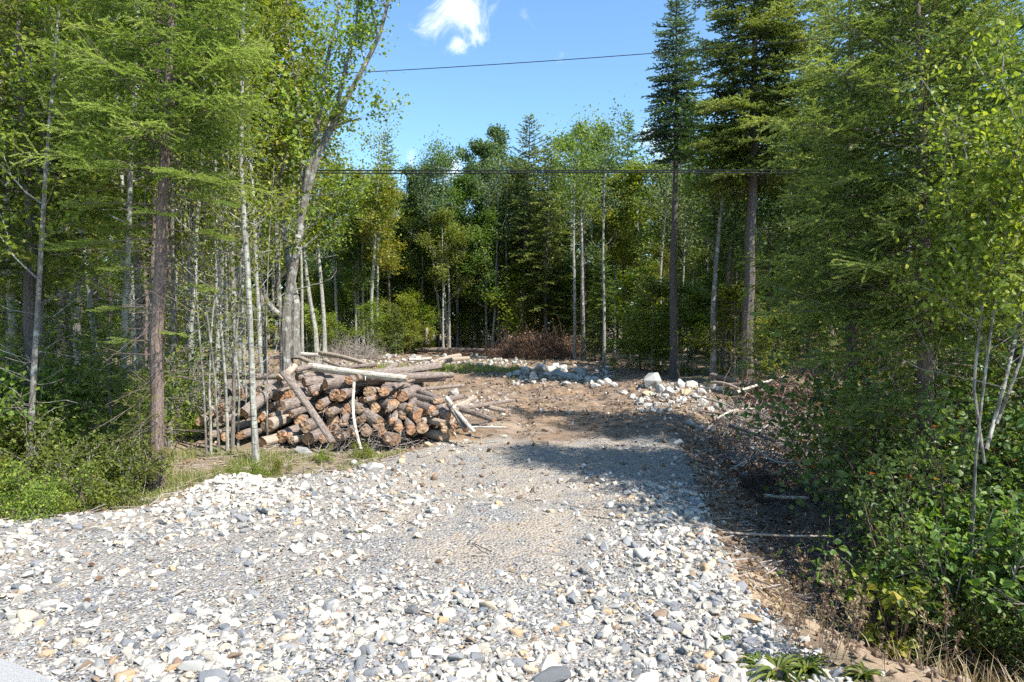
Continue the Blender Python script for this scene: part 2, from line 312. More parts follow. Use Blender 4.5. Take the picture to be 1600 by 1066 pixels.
def ground_mat():
    m, N, L = mat('ground_cover')
    geo = N('ShaderNodeNewGeometry')
    def noise(sc, det=5, ro=.6, dist=0):
        n = N('ShaderNodeTexNoise', inp={'Scale': sc, 'Detail': det, 'Roughness': ro, 'Distortion': dist}); L(geo.outputs['Position'], n.inputs[0]); return n.outputs['Fac']
    def mix(f, a, b, bt='MIX'):
        x = N('ShaderNodeMix', data_type='RGBA', blend_type=bt)
        for s_, k in ((f, 0), (a, 6), (b, 7)):
            if isinstance(s_, (tuple, float)): x.inputs[k].default_value = s_ if isinstance(s_, float) else (*s_, 1)
            else: L(s_, x.inputs[k])
        return x.outputs[2]
    # crushed gravel: three sizes of cells
    def cells(sc, stops):
        v = N('ShaderNodeTexVoronoi', inp={'Scale': sc, 'Randomness': 1.0}); L(geo.outputs['Position'], v.inputs[0])
        sep = N('ShaderNodeSeparateColor'); L(v.outputs['Color'], sep.inputs[0]); r = ramp(N, stops, 'CONSTANT'); L(sep.outputs[0], r.inputs[0]); return r.outputs[0], v.outputs['Distance']
    gs = [(0, (.11, .11, .112)), (.18, (.18, .183, .188)), (.42, (.25, .25, .247)), (.62, (.33, .32, .30)), (.76, (.29, .245, .19)), (.86, (.48, .46, .42)), (.95, (.11, .105, .10))]
    c1, d1 = cells(42, gs); c2, d2 = cells(95, gs)
    grav = mix(.5, c1, c2)
    fines = ramp(N, [(.35, (.24, .20, .16)), (.65, (.41, .355, .29))]); L(noise(30, 8, .75), fines.inputs[0])
    fm = ramp(N, [(.38, (0, 0, 0)), (.56, (1, 1, 1))]); L(noise(1.4, 6, .7), fm.inputs[0])
    tc_ = N('ShaderNodeAttribute', attribute_name='fines'); fmm = N('ShaderNodeMath', operation='MULTIPLY'); L(fm.outputs[0], fmm.inputs[0]); L(tc_.outputs['Fac'], fmm.inputs[1])
    grav = mix(fmm.outputs[0], grav, fines.outputs[0])
    # dug soil
    soil = ramp(N, [(.3, (.05, .036, .026)), (.42, (.12, .085, .06)), (.52, (.205, .15, .108)), (.62, (.30, .24, .18)), (.72, (.44, .40, .34))]); L(noise(4, 12, .85, .4), soil.inputs[0])
    ochre = ramp(N, [(.5, (0, 0, 0)), (.66, (1, 1, 1))]); L(noise(.7, 4, .6), ochre.inputs[0])
    om = N('ShaderNodeMath', operation='MULTIPLY', inp={1: .4}); L(ochre.outputs[0], om.inputs[0])
    soil = mix(om.outputs[0], soil.outputs[0], (.40, .25, .12))
    # forest floor: needles, straw, twigs
    mp = N('ShaderNodeMapping', inp={'Scale': (3, 9, 1), 'Rotation': (0, 0, .5)}); L(geo.outputs['Position'], mp.inputs[0])
    nl = N('ShaderNodeTexNoise', inp={'Scale': 9.0, 'Detail': 9, 'Roughness': .8, 'Distortion': 1.6}); L(mp.outputs[0], nl.inputs[0])
    lit = ramp(N, [(.28, (.06, .042, .03)), (.45, (.17, .125, .085)), (.58, (.32, .26, .19)), (.72, (.48, .42, .34))]); L(nl.outputs['Fac'], lit.inputs[0])
    moss = ramp(N, [(.52, (0, 0, 0)), (.62, (1, 1, 1))]); L(noise(.8, 6, .6), moss.inputs[0])
    mm = N('ShaderNodeMath', operation='MULTIPLY', inp={1: .55}); L(moss.outputs[0], mm.inputs[0])
    lit = mix(mm.outputs[0], lit.outputs[0], (.13, .15, .045))
    # sand
    sand = ramp(N, [(.3, (.27, .185, .115)), (.55, (.44, .33, .22)), (.75, (.52, .42, .31))]); L(noise(35, 8, .75), sand.inputs[0])
    aS = N('ShaderNodeAttribute', attribute_name='z_soil'); aG = N('ShaderNodeAttribute', attribute_name='z_gravel'); aN = N('ShaderNodeAttribute', attribute_name='z_sand')
    def soft(at_, lo_=.35, hi_=.65):
        s_ = N('ShaderNodeMath', operation='MULTIPLY_ADD', inp={1: .5, 2: -.25}); L(noise(6, 8, .75), s_.inputs[0])
        a_ = N('ShaderNodeMath', operation='ADD'); L(at_.outputs['Fac'], a_.inputs[0]); L(s_.outputs[0], a_.inputs[1])
        r_ = N('ShaderNodeMapRange', interpolation_type='SMOOTHSTEP', inp={1: lo_, 2: hi_}); L(a_.outputs[0], r_.inputs[0]); return r_.outputs[0]
    col = mix(soft(aS), lit, soil); col = mix(soft(aN), col, sand.outputs[0]); gz = soft(aG); col = mix(gz, col, grav)
    p = N('ShaderNodeBsdfPrincipled', inp={'Roughness': .95, 'Specular IOR Level': .15}); L(col, p.inputs['Base Color'])
    hN = noise(13, 14, .86); hm = N('ShaderNodeMix', data_type='FLOAT'); L(gz, hm.inputs[0]); L(hN, hm.inputs[2])
    inv = N('ShaderNodeMath', operation='SUBTRACT', inp={0: 1.0}); L(d1, inv.inputs[1]); L(inv.outputs[0], hm.inputs[3])
    b = N('ShaderNodeBump', inp={'Strength': .9, 'Distance': .022}); L(hm.outputs[0], b.inputs['Height']); L(b.outputs[0], p.inputs['Normal'])
    o = N('ShaderNodeOutputMaterial'); L(p.outputs[0], o.inputs[0])
    return m
M['ground'] = ground_mat()

# ------------------------------------------------------------------ ground sheet
def axis(lo, hi, f0, f1, d0, gr):
    a = list(np.arange(f0, f1, d0)); d = d0; x = f1
    while x < hi: a.append(x); x += d; d *= gr
    a.append(hi); d = d0; x = f0; pre = []
    while x > lo: d *= gr; x -= d; pre.append(max(x, lo))
    return np.array(sorted(set(pre + a)))
ax = axis(-150, 150, -5.5, 6.5, .042, 1.06); ay = axis(-40, 220, 2.6, 13, .042, 1.022)
XX, YY = np.meshgrid(ax, ay); x_, y_ = XX.ravel(), YY.ravel()
dm = drive_mask(x_, y_); cm = inside_clear(x_, y_)
z_ = hgt(x_, y_) + dm * fbm(x_ * 14, y_ * 14, 21, 2) * .022 + (1 - dm) * fbm(x_ * 5, y_ * 5, 22, 3) * .07 * (.5 + cm * .7)
g = G(); nx, ny = len(ax), len(ay)
i = (np.arange(ny - 1)[:, None] * nx + np.arange(nx - 1)[None]).ravel()
g.add(np.stack([x_, y_, z_], 1), np.stack([i, i + 1, i + nx + 1, i + nx], 1))
me = g.mesh('ground', M['ground'], True)
uu = x_ - xr(y_)
soilz = np.clip(cm + dm * sstep(6.5, 8.5, y_) + sstep(-.3, .1, uu) * sstep(2.6, 1.2, uu) * sstep(2, 5, y_) * sstep(24, 16, y_) + sstep(.5, 0, xl(y_) - x_) * sstep(.3, 0, uu) * sstep(22, 14, y_) * sstep(6.5, 8, y_) * .8, 0, 1)
sandz = np.exp(-((uu - .5 - (4.6 - y_) * .25) / .6)**2) * sstep(5.5, 4.7, y_) * 1.3 + .8 * np.exp(-((x_ + 4.2) / 1.2)**2 - ((y_ - 5.45) / .3)**2)
finz = .4 + np.exp(-((x_ + .1 - .12 * (y_ - 5)) / 1.2)**2) * sstep(4.0, 6.0, y_) * 1.4 + sstep(8.5, 11, y_) * .8 + sstep(-2.6, -3.6, x_) * sstep(4.3, 5.3, y_) * .6
for nme, arr in (('z_soil', soilz), ('z_gravel', dm * sstep(12.5, 8.2, y_ + fbm(x_ * .7, y_ * .7, 55) * 4)), ('z_sand', sandz), ('fines', np.clip(finz, 0, 1))):
    at = me.attributes.new(nme, 'FLOAT', 'POINT'); at.data.foreach_set('value', arr.astype(np.float32))
link('ground', me, kind='structure', label='gravel driveway, dug soil and forest floor')
# asphalt road edge at the photographer's feet
m_, N, L = mat('asphalt_worn')
geo = N('ShaderNodeNewGeometry'); n1 = N('ShaderNodeTexNoise', inp={'Scale': 160.0, 'Detail': 5, 'Roughness': .8}); L(geo.outputs['Position'], n1.inputs[0])
r1 = ramp(N, [(.3, (.16, .16, .155)), (.5, (.34, .335, .325)), (.7, (.5, .49, .47))]); L(n1.outputs['Fac'], r1.inputs[0])
p = N('ShaderNodeBsdfPrincipled', inp={'Roughness': .9}); L(r1.outputs[0], p.inputs['Base Color'])
b = N('ShaderNodeBump', inp={'Strength': .6, 'Distance': .01}); L(n1.outputs['Fac'], b.inputs['Height']); L(b.outputs[0], p.inputs['Normal'])
o = N('ShaderNodeOutputMaterial'); L(p.outputs[0], o.inputs[0]); M['asphalt'] = m_
g = G(); xs = np.linspace(-40, 40, 321); ys = np.linspace(0, 1, 24)
edge = 2.62 + np.clip(-1.3 - xs, 0, 3) * .62 + fbm(xs * 3, xs * 0, 31) * .22 + fbm(xs * 14, xs * 0, 32) * .10 - np.clip(xs + 1.0, 0, 40) * .06
XX = np.repeat(xs[None], 24, 0); YY = -4.5 + (edge[None] + 4.5) * ys[:, None]
Z = hgt(XX.ravel(), YY.ravel()) * np.clip((YY.ravel() - 1) / 1.5, 0, 1) + .034
i = (np.arange(23)[:, None] * 321 + np.arange(320)[None]).ravel()
g.add(np.stack([XX.ravel(), YY.ravel(), Z], 1), np.stack([i, i + 1, i + 322, i + 321], 1))
link('road', g.mesh('road', M['asphalt'], True), kind='structure', label='worn pale asphalt road edge')

# ------------------------------------------------------------------ stones
def hull_proto(seed, n, flat=.55, long=1.0, bev=0):
    r = np.random.default_rng(seed); pts = r.normal(0, 1, (n, 3)); pts = pts / np.linalg.norm(pts, axis=1, keepdims=True) * r.uniform(.75, 1, (n, 1))
    pts *= [long, r.uniform(.65, .95), flat]
    bm = bmesh.new(); [bm.verts.new(p_) for p_ in pts]; res = bmesh.ops.convex_hull(bm, input=bm.verts)
    bmesh.ops.delete(bm, geom=[e for e in set(res['geom_interior'] + res['geom_unused']) if isinstance(e, bmesh.types.BMVert)], context='VERTS')
    bmesh.ops.dissolve_limit(bm, angle_limit=.18, verts=bm.verts, edges=bm.edges)
    if bev: bmesh.ops.bevel(bm, geom=bm.edges[:], offset=bev, segments=1, affect='EDGES')
    bmesh.ops.triangulate(bm, faces=bm.faces); bm.verts.index_update()
    V = np.array([v.co[:] for v in bm.verts]); F = np.array([[v.index for v in f.verts] for f in bm.faces]); bm.free(); return V, F
protos = [hull_proto(s, 11 + s % 4, .48 + .3 * ((s * 7) % 5) / 5, 1 + .4 * ((s * 3) % 4) / 4, .07) for s in range(14)]
chips = [hull_proto(100 + s, 7, .4, 1.2) for s in range(8)]
def rotmats(n, rng, tilt=.35):
    a = rng.uniform(0, 2 * math.pi, n); b = rng.normal(0, tilt, n); c = rng.normal(0, tilt, n)
    ca, sa, cb, sb, cc, sc_ = np.cos(a), np.sin(a), np.cos(b), np.sin(b), np.cos(c), np.sin(c); Z0 = np.zeros(n); O = np.ones(n)
    Rz = np.stack([ca, -sa, Z0, sa, ca, Z0, Z0, Z0, O], 1).reshape(-1, 3, 3); Ry = np.stack([cb, Z0, sb, Z0, O, Z0, -sb, Z0, cb], 1).reshape(-1, 3, 3)
    Rx = np.stack([O, Z0, Z0, Z0, cc, -sc_, Z0, sc_, cc], 1).reshape(-1, 3, 3); return Rz @ Ry @ Rx
def scatter(g, pr, pos, size, rnd, rng, tilt=.35):
    k = rng.integers(0, len(pr), len(pos))
    for j, (V, F) in enumerate(pr):
        s_ = np.where(k == j)[0]
        if not len(s_): continue
        Rm = rotmats(len(s_), rng, tilt); W = np.einsum('nij,vj->nvi', Rm, V) * size[s_][:, None, None] + pos[s_][:, None]
        b_ = np.arange(len(s_))[:, None, None] * len(V)
        g.add(W.reshape(-1, 3), None, (F[None] + b_).reshape(-1, 3), 0, np.repeat(rnd[s_], len(V)))
def rand_area(n, x0, x1, y0, y1, rng, vis=True):
    # denser towards the camera
    y = 1 / rng.uniform(1 / y1, 1 / y0, n); x = rng.uniform(x0, x1, n) ; return x, y
rs = np.random.default_rng(5)
def white_density(x, y):
    u = xr(y) - x
    d = .43 + 1.7 * fbm(x * 1.2, y * 1.2, 41, 3)
    d = d + .5 * np.exp(-((u - .35) / .4)**2) * sstep(8.5, 6, y)                          # strip on the right edge
    d = d + .55 * np.exp(-((y - (6.1 + .5 * sstep(-3.6, -1.8, x))) / .5)**2) * sstep(-5, -4, x) * sstep(-.8, -1.6, x)  # band by the verge
    d = d - .75 * np.exp(-((x - .0 - .12 * (y - 5)) / 1.05)**2) * sstep(3.8, 5.4, y)       # wheel track
    d = d - 1.0 * sstep(-2.75, -3.2, x + (y - 3.4) * .72) * sstep(5.1, 4.6, y)            # blue-grey patch on the left
    d = d * sstep(11.5, 7.5, y)
    return np.clip(d, 0, 1)
# smaller chips
n = 72000; x, y = rand_area(n, -6.6, 2.6, 2.3, 12.5, rs); keep = (np.abs(x) < .8 * y + 1.8) & (rs.uniform(0, 1, n) < drive_mask(x, y)); x, y = x[keep], y[keep]
trk = np.exp(-((x - .0 - .12 * (y - 5)) / 1.05)**2) * sstep(3.8, 5.8, y) + sstep(7.5, 10, y); keep = rs.uniform(0, 1, len(x)) > .8 * trk; x, y = x[keep], y[keep]
sz = rs.uniform(.007, .02, len(x))
g = G(); scatter(g, chips, np.stack([x, y, hgt(x, y) + sz * .25], 1), sz, np.where(rs.uniform(0, 1, len(x)) < .3, rs.uniform(.2, .62, len(x)), rs.uniform(.63, .999, len(x))), rs, .5)
link('gravel', g.mesh('gravel', M['stone']), kind='stuff', label='small blue-grey and tan gravel chips')
# larger crushed stones: biggest 300 are objects, the others one mass
n = 30000; x, y = rand_area(n, -6.6, 2.6, 2.4, 12, rs)
keep = (np.abs(x) < .8 * y + 1.8) & (rs.uniform(0, 1, n) < drive_mask(x, y) * white_density(x, y)); x, y = x[keep], y[keep]
n = len(x); sz = .017 + .058 * rs.beta(1.1, 2.9, n) + .006 * np.exp(-((y - 6.4) / .5)**2)
big = rs.uniform(0, 1, n) < .035; sz[big] *= rs.uniform(1.3, 1.8, big.sum())
col = rs.uniform(0, 1, n)**1.35 * .999
# heap
hx = rs.normal(-2.75, .36, 420); hy = rs.normal(6.68, .2, 420); x = np.r_[x, hx]; y = np.r_[y, hy]; sz = np.r_[sz, rs.uniform(.022, .055, 420)]; col = np.r_[col, rs.uniform(0, .55, 420)]
o_ = np.argsort(-sz / y * (np.abs(x) < .74 * y) * (y > 3.1)); hero, rest = o_[:300], o_[300:]
g = G(); scatter(g, protos, np.stack([x, y, hgt(x, y) + sz * .22], 1)[rest] - np.array([0, 0, .08]) * sz[rest][:, None], sz[rest], col[rest], rs)
link('crushed_stone', g.mesh('crushed_stone', M['stone']), kind='stuff', label='loose white and grey crushed stones')
sp_cache = {}
names_ = [(.22, 'chalk white'), (.42, 'bright white'), (.55, 'off-white'), (.62, 'cream'), (.66, 'orange-tan'), (.74, 'mid grey'), (.86, 'blue-grey'), (.94, 'pale grey'), (.975, 'dark slate'), (2, 'rusty brown')]
for k in hero:
    ci = next(i_ for i_, (t, _) in enumerate(names_) if col[k] < t); pi = int(rs.integers(0, len(protos)))
    if (ci, pi) not in sp_cache:
        V, F = protos[pi]; gg = G(); gg.add(V, None, F, 0, ([0] + [t for t, _ in names_])[ci] + .01); sp_cache[(ci, pi)] = gg.mesh('stone', M['stone'])
    z = hs(x[k], y[k])
    side = 'on the left of the driveway' if x[k] < -1.2 else ('mid-driveway' if x[k] < .5 else 'at the driveway\'s right edge')
    if abs(x[k] + 2.75) < .7 and abs(y[k] - 6.72) < .45: side = 'in the stone heap beside the left verge'
    dist = 'close to the road' if y[k] < 4 else ('a few steps in' if y[k] < 5.6 else 'farther up')
    lab = f'{names_[ci][1]} loose stone {side}' + ('' if 'heap' in side else f', {dist}')
    o = link('stone', sp_cache[(ci, pi)], label=lab, category='stone', group=f'{names_[ci][1]} loose crushed stones {side}')
    o.location = (x[k], y[k], z + sz[k] * .12); o.scale = (sz[k],) * 3; o.rotation_euler = (rs.normal(0, .3), rs.normal(0, .3), rs.uniform(0, 6.3))
# soil clods and small rubble over the clearing and the ditch sides
n = 52000; x = rs.uniform(-12, 6, n); y = 1 / rs.uniform(1 / 36, 1 / 3.0, n); uu = x - xr(y)
wgt = np.clip(inside_clear(x, y) + sstep(-.1, .1, uu) * sstep(2.2, .8, uu) * sstep(22, 14, y) + sstep(.9, 0, xl(y) - x) * sstep(6.3, 7, y) * sstep(16, 11, y) * .5, 0, 1) * (1 - .8 * drive_mask(x, y)) * (1 - .85 * sstep(5.2, 4.4, y))
keep = (rs.uniform(0, 1, n) < wgt) & (np.abs(x) < .8 * y + 1); x, y = x[keep], y[keep]
sz = rs.uniform(.012, .04, len(x)) * (1 + .04 * y); c_ = rs.uniform(0, 1, len(x))
g = G(); scatter(g, chips + protos[:4], np.stack([x, y, hgt(x, y) + sz * .3], 1), sz, c_, rs, .6)
link('rubble', g.mesh('rubble', M['clod']), kind='stuff', label='soil clods and small rubble on the dug ground')

# boulders and rocks: real single things
def rock_proto(seed, sub=3):
    bm = bmesh.new(); bmesh.ops.create_icosphere(bm, subdivisions=sub, radius=1); r = np.random.default_rng(seed)
    pl = nrm(r.normal(0, 1, (13, 3))); dd = r.uniform(.5, .82, 13); s3 = np.array([1, r.uniform(.7, .95), r.uniform(.6, .85)])
    for v in bm.verts:
        c = np.array(v.co[:])
        for n_, d_ in zip(pl, dd):
            t = c @ n_ - d_
            if t > 0: c = c - n_ * t * .93
        f = 1 + (fbm(c[0] * 3 + 5 + seed, c[1] * 3 + c[2] * 2.1, seed)) * .2
        v.co = Vector((c * s3 * f).tolist())
    bm.verts.index_update(); V = np.array([v.co[:] for v in bm.verts]); F = np.array([[v.index for v in f.verts] for f in bm.faces]); bm.free(); return V, F
rprot = [hull_proto(200 + i_, 17 + i_, .8, 1.15, .035) for i_ in range(7)]; rc = {}
def rock(px, py, rpx, tone=.5, label='', group=None, name='rock', d=None, flat=1.0, cat='rock'):
    p_ = Gp(px, py + rpx * .5) if d is None else P(px, py, d)
    r_ = rpx * p_.y / FPX; k = (int(rs.integers(0, 7)), round(tone, 1))
    if k not in rc: gg = G(); gg.add(rprot[k[0]][0], None, rprot[k[0]][1], 0, tone); rc[k] = gg.mesh('rock', M['rock'], False)
    o = link(name, rc[k], label=label, category=cat)
    if group: o['group'] = group
    o.location = (p_.x, p_.y, p_.z + r_ * .2 * flat); o.scale = (r_ * 1.1, r_ * 1.1, r_ * flat * 1.15); o.rotation_euler = (rs.normal(0, .2), rs.normal(0, .2), rs.uniform(0, 6.3))
rock(1020, 592, 20, .5, 'largest blue-grey boulder, standing left of the tall lone spruce', name='boulder', cat='boulder', flat=1.1)
rock(1062, 598, 13, .8, 'pale boulder leaning right of the big blue-grey boulder')
rock(1080, 600, 12, .8, 'pale boulder at the foot of the tall lone spruce')
rock(1072, 612, 12, .9, 'low white boulder in front of the tall lone spruce')
rock(1012, 611, 12, .9, 'tan flat rock just below the biggest boulder', flat=.6)
rock(1119, 689, 18, 1, 'cream and ochre block of stone on the right driveway edge'); rock(1143, 684, 17, 1.0, 'rusty brown rock behind the cream block on the driveway edge')
rock(1153, 712, 24, .5, 'grey weathered boulder half buried in the ditch bank', flat=.8)
rock(1180, 716, 12, .3, 'small dark grey rock right of the half buried boulder'); rock(1205, 708, 14, .8, 'pale upright rock among roots on the ditch bank')
rock(1166, 742, 11, .5, 'squarish grey stone lying on the ditch slope'); rock(1146, 757, 12, .9, 'tan stone low on the ditch slope'); rock(1172, 674, 11, .8, 'light rock by the rusty brown rock')
rock(1186, 667, 12, .8, 'white rock lying among the roots'); rock(1030, 640, 8, .6, 'small rock on the shaded track edge'); rock(1060, 690, 9, .8, 'pale stone on the edge of the track in shade')
rock(1228, 712, 12, .7, 'whitish rock at the rightmost end of the root tangle')
rock(1098, 628, 12, .8, 'pale blocky rock in the middle of the shaded rubble'); rock(1124, 632, 15, .5, 'wide grey rock under the long grey trunk'); rock(1165, 652, 13, .8, 'pale rock between the crossing branches'); rock(1215, 655, 12, .5, 'grey rock near the short grey log'); rock(1196, 735, 13, .5, 'grey rock low on the ditch bank, by the shrubs'); rock(1225, 690, 14, .8, 'pale slab near the reddish roots'); rock(1110, 668, 9, .8, 'pale fist-sized stone above the cream block'); rock(1175, 695, 10, .8, 'angular pale stone right of the rusty rock')
row = [(808, 582, 9, .8), (822, 577, 12, .8), (833, 586, 9, .6), (845, 573, 13, .8), (855, 585, 10, .7), (862, 576, 10, .8), (872, 582, 14, .5), (880, 575, 11, .8), (889, 587, 11, .6), (899, 590, 10, .7), (909, 583, 10, .5),
       (918, 592, 10, .7), (928, 592, 9, .8), (938, 597, 8, .6), (948, 594, 9, .7), (930, 601, 8, .8), (885, 598, 7, .6), (815, 590, 7, .5), (958, 600, 7, .7), (868, 570, 9, .8), (795, 585, 7, .7), (904, 577, 8, .6)]
ords = ['first', 'second', 'third', 'fourth', 'fifth', 'sixth', 'seventh', 'eighth', 'ninth', 'tenth', 'eleventh', 'twelfth', 'thirteenth', 'fourteenth', 'fifteenth', 'sixteenth', 'seventeenth', 'eighteenth', 'nineteenth', 'twentieth'] + [f'twenty-{k}' for k in ('first', 'second', 'third', 'fourth', 'fifth', 'sixth', 'seventh', 'eighth', 'ninth')] + ['thirtieth'] + [f'thirty-{k}' for k in ('first', 'second', 'third', 'fourth', 'fifth', 'sixth', 'seventh', 'eighth', 'ninth')]
for k, (a_, b_, c_, t_) in enumerate(sorted(row)): rock(a_, b_, c_, t_, f'white-grey rock, {ords[k]} from the left in the rock row closing the clearing', 'rocks in the row at the back of the clearing')
rub = [(1000, 625), (1012, 632), (1040, 618), (1050, 628), (1066, 622), (1085, 618), (1095, 610), (1100, 622), (988, 618), (1032, 606), (1046, 610), (1110, 600), (1122, 606), (975, 612), (1020, 640), (1108, 640), (1134, 655), (1160, 640), (1150, 664), (1212, 668), (1196, 690), (1094, 668), (1078, 660)]
for k, (a_, b_) in enumerate(sorted(rub)): rock(a_, b_, rs.uniform(6, 12), rs.choice([.5, .7, .8]), f'small loose rock, {ords[k]} from the left in the shaded rubble below the lone spruce', 'small rocks in the rubble right of the track')
pr = [(569, 727, 7, .6, 'round grey stone lying before the log pile'), (584, 727, 15, .8, 'flat whitish rock in the grass before the log pile'), (554, 722, 8, .7, 'small pale rock touching the flat whitish rock'), (627, 719, 9, .95, 'yellowish rounded rock right of the log pile front'),
      (669, 694, 9, .9, 'cream rock at the foot of the log pile'), (662, 727, 8, .7, 'flat pale stone on the driveway verge'), (474, 702, 14, .5, 'mossy grey boulder under the log ends'), (710, 611, 12, .8, 'bright white rock on brown soil behind the pile'), (567, 738, 7, .5, 'dark grey stone on the gravel verge'),
      (752, 634, 7, .8, 'white stone behind the loose poles'), (735, 633, 7, .8, 'pale stone left of the bark slab'), (742, 625, 6, .8, 'small stone on the dirt above the poles'), (690, 720, 6, .9, 'little tan stone on the track verge'), (760, 640, 6, .7, 'grey stone by the bark slab'),
      (610, 755, 7, .4, 'dark flat stone on the driveway shoulder'), (845, 640, 5, .6, 'lone stone on the brown track')]
for a_, b_, c_, t_, l_ in pr: rock(a_, b_, c_, t_, l_)
for k in range(26):
    a_, b_ = rs.uniform(610, 830), rs.uniform(556, 576); rock(a_, b_, rs.uniform(3, 6), rs.choice([.7, .8]), 'small white rock scattered at the back of the clearing', 'small white rocks at the back of the clearing')

# broken pale rubble around the boulders
r_ = np.random.default_rng(19); px_, py_ = [], []
for (a0, a1, b0, b1, n) in [(800, 960, 572, 602, 240), (985, 1110, 600, 645, 260), (1080, 1230, 640, 735, 200), (600, 820, 556, 574, 160), (700, 800, 612, 650, 60), (500, 620, 556, 572, 90)]:
    px_.append(r_.uniform(a0, a1, n)); py_.append(r_.uniform(b0, b1, n))
px_ = np.concatenate(px_); py_ = np.concatenate(py_); pos = np.array([Gp(a_, b_)[:] for a_, b_ in zip(px_, py_)]); sz = r_.uniform(1.3, 5.5, len(pos)) ** 1.0 * pos[:, 1] / FPX
g = G(); scatter(g, protos + rprot, pos + np.array([0, 0, 1.]) * sz[:, None] * .2, sz, np.clip(r_.choice([.2, .5, .6, .8, .85], len(pos)), 0, 1), r_, .6)
link('broken_stone', g.mesh('broken_stone', M['rock']), kind='stuff', label='broken pale stone around the boulders')

# ------------------------------------------------------------------ tree builders (mesh level; each returns trunk + crown meshes)
def conifer(seed, H, r0, cb, Rm, nbr, tw, nd, nl, nw, mbark, mleaf, droop=.12, dead=.0, up=0.0, sub=True, wob=.02, shape=1.0, twr=.004, light=.0, dens_seg=1.0, ragged=.25, vz=1.0):
    r = np.random.default_rng(seed); gt, gc = G(), G()
    K = 14; zz = np.linspace(-.15, H, K); wx = np.cumsum(r.normal(0, wob, K)); wy = np.cumsum(r.normal(0, wob, K)); wx -= wx[0]; wy -= wy[0]
    rad = r0 * (1 - np.clip(zz / H, 0, 1))**.8 + .006; rad[0] *= 1.35
    tube(gt, np.stack([wx, wy, zz], 1), rad, 9, rough=.03, rng=r)
    f = lambda z: np.array([np.interp(z, zz, wx), np.interp(z, zz, wy), z])
    A0, A1, AA = [], [], []; w0, w1, wr = [], [], []
    ga = r.uniform(0, 6)
    for i_ in range(nbr):
        t = ((i_ + r.uniform(-.3, .3)) / nbr); t = min(max(t, 0), .995); z = H * (cb + (1 - cb) * t**.92); ga += 2.4 + r.normal(0, .3)
        prof = (1 - t)**(.85 * shape) * (.72 + .28 * min(1, t * 5)) + .035
        L_ = Rm * prof * r.uniform(1 - ragged, 1 + ragged * .6)
        pit = (-.12 + .9 * t**1.5 + up) + r.normal(0, .08); d = np.array([math.cos(ga), math.sin(ga), 0]); p0 = f(z)
        s_ = np.linspace(0, 1, 6) * L_
        pts = p0 + d * s_[:, None] + np.array([0, 0, 1.]) * (pit * s_ - droop * s_**2 / max(L_, .2) + droop * 1.1 * np.clip(s_ / L_ - .55, 0, 1)**2 * L_ * 1.6)[:, None]
        w0 += list(pts[:-1]); w1 += list(pts[1:]); rb = max(.004, r0 * .17 * (L_ / Rm)); wr += list(np.linspace(rb, .003, 6)[:-1])
        bt = r.normal(0, .11) + light
        n2 = max(3, int(L_ / tw)); ss = np.linspace(.14, 1.0, n2) * L_
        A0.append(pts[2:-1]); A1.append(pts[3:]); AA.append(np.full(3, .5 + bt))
        for j, s2 in enumerate(ss):
            for side in (-1, 1):
                q0 = np.array([np.interp(s2, s_, pts[:, c]) for c in range(3)]); l2 = (.52 * (L_ - s2) + .07 + .08 * L_) * r.uniform(.65, 1.15)
                an = side * r.uniform(.75, 1.1); dd = np.array([math.cos(ga + an), math.sin(ga + an), pit * .5 + r.normal(-.14, .38) * vz])
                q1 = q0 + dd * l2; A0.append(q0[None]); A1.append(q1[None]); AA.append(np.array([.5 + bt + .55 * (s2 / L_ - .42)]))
                w0.append(q0); w1.append(q1); wr.append(twr)
                if sub and l2 > tw * 1.6:
                    n3 = int(l2 / tw); t3 = np.linspace(.25, .95, n3)[:, None]; b0 = q0 + (q1 - q0) * t3
                    for sd in (-1, 1):
                        a3 = ga + an + sd * r.uniform(.6, .95, n3); l3 = (.42 * (1 - t3[:, 0]) * l2 + .05) * r.uniform(.7, 1.2, n3)
                        b1 = b0 + np.stack([np.cos(a3), np.sin(a3), np.full(n3, pit * .4) + r.normal(-.12, .5, n3) * vz], 1) * l3[:, None]
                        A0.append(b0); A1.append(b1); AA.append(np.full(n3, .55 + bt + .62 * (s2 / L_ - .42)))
    A0 = np.concatenate(A0); A1 = np.concatenate(A1); AA = np.concatenate(AA)
    needles(gc, A0, A1, nd, nl, nw, r, 0, AA, .6)
    segs(gt, w0, w1, np.array(wr), np.maximum(np.array(wr) * .75, .002), 0)
    # dead twigs on the bare part of the trunk
    nd_ = int(dead * H * cb); D0, D1, DR = [], [], []
    for i_ in range(nd_):
        z = r.uniform(.08 * H, H * (cb + .08)); a_ = r.uniform(0, 6.3); l_ = Rm * r.uniform(.15, .75) * (.4 + .6 * z / (H * cb + .1)); p0 = f(z)
        k_ = 4; pp = [p0]; dd = np.array([math.cos(a_), math.sin(a_), r.normal(-.1, .22)])
        for q in range(k_): dd = dd + r.normal(0, .14, 3); pp.append(pp[-1] + dd * l_ / k_)
        D0 += pp[:-1]; D1 += pp[1:]; DR += [.006, .005, .004, .0028]
        for q in range(r.integers(1, 5)):
            b0 = pp[r.integers(1, 4)]; D0.append(b0); D1.append(b0 + (dd + r.normal(0, .6, 3)) * l_ * .35); DR.append(.0025)
    if D0: segs(gt, D0, D1, np.array(DR), np.array(DR) * .7)
    return gt, gc
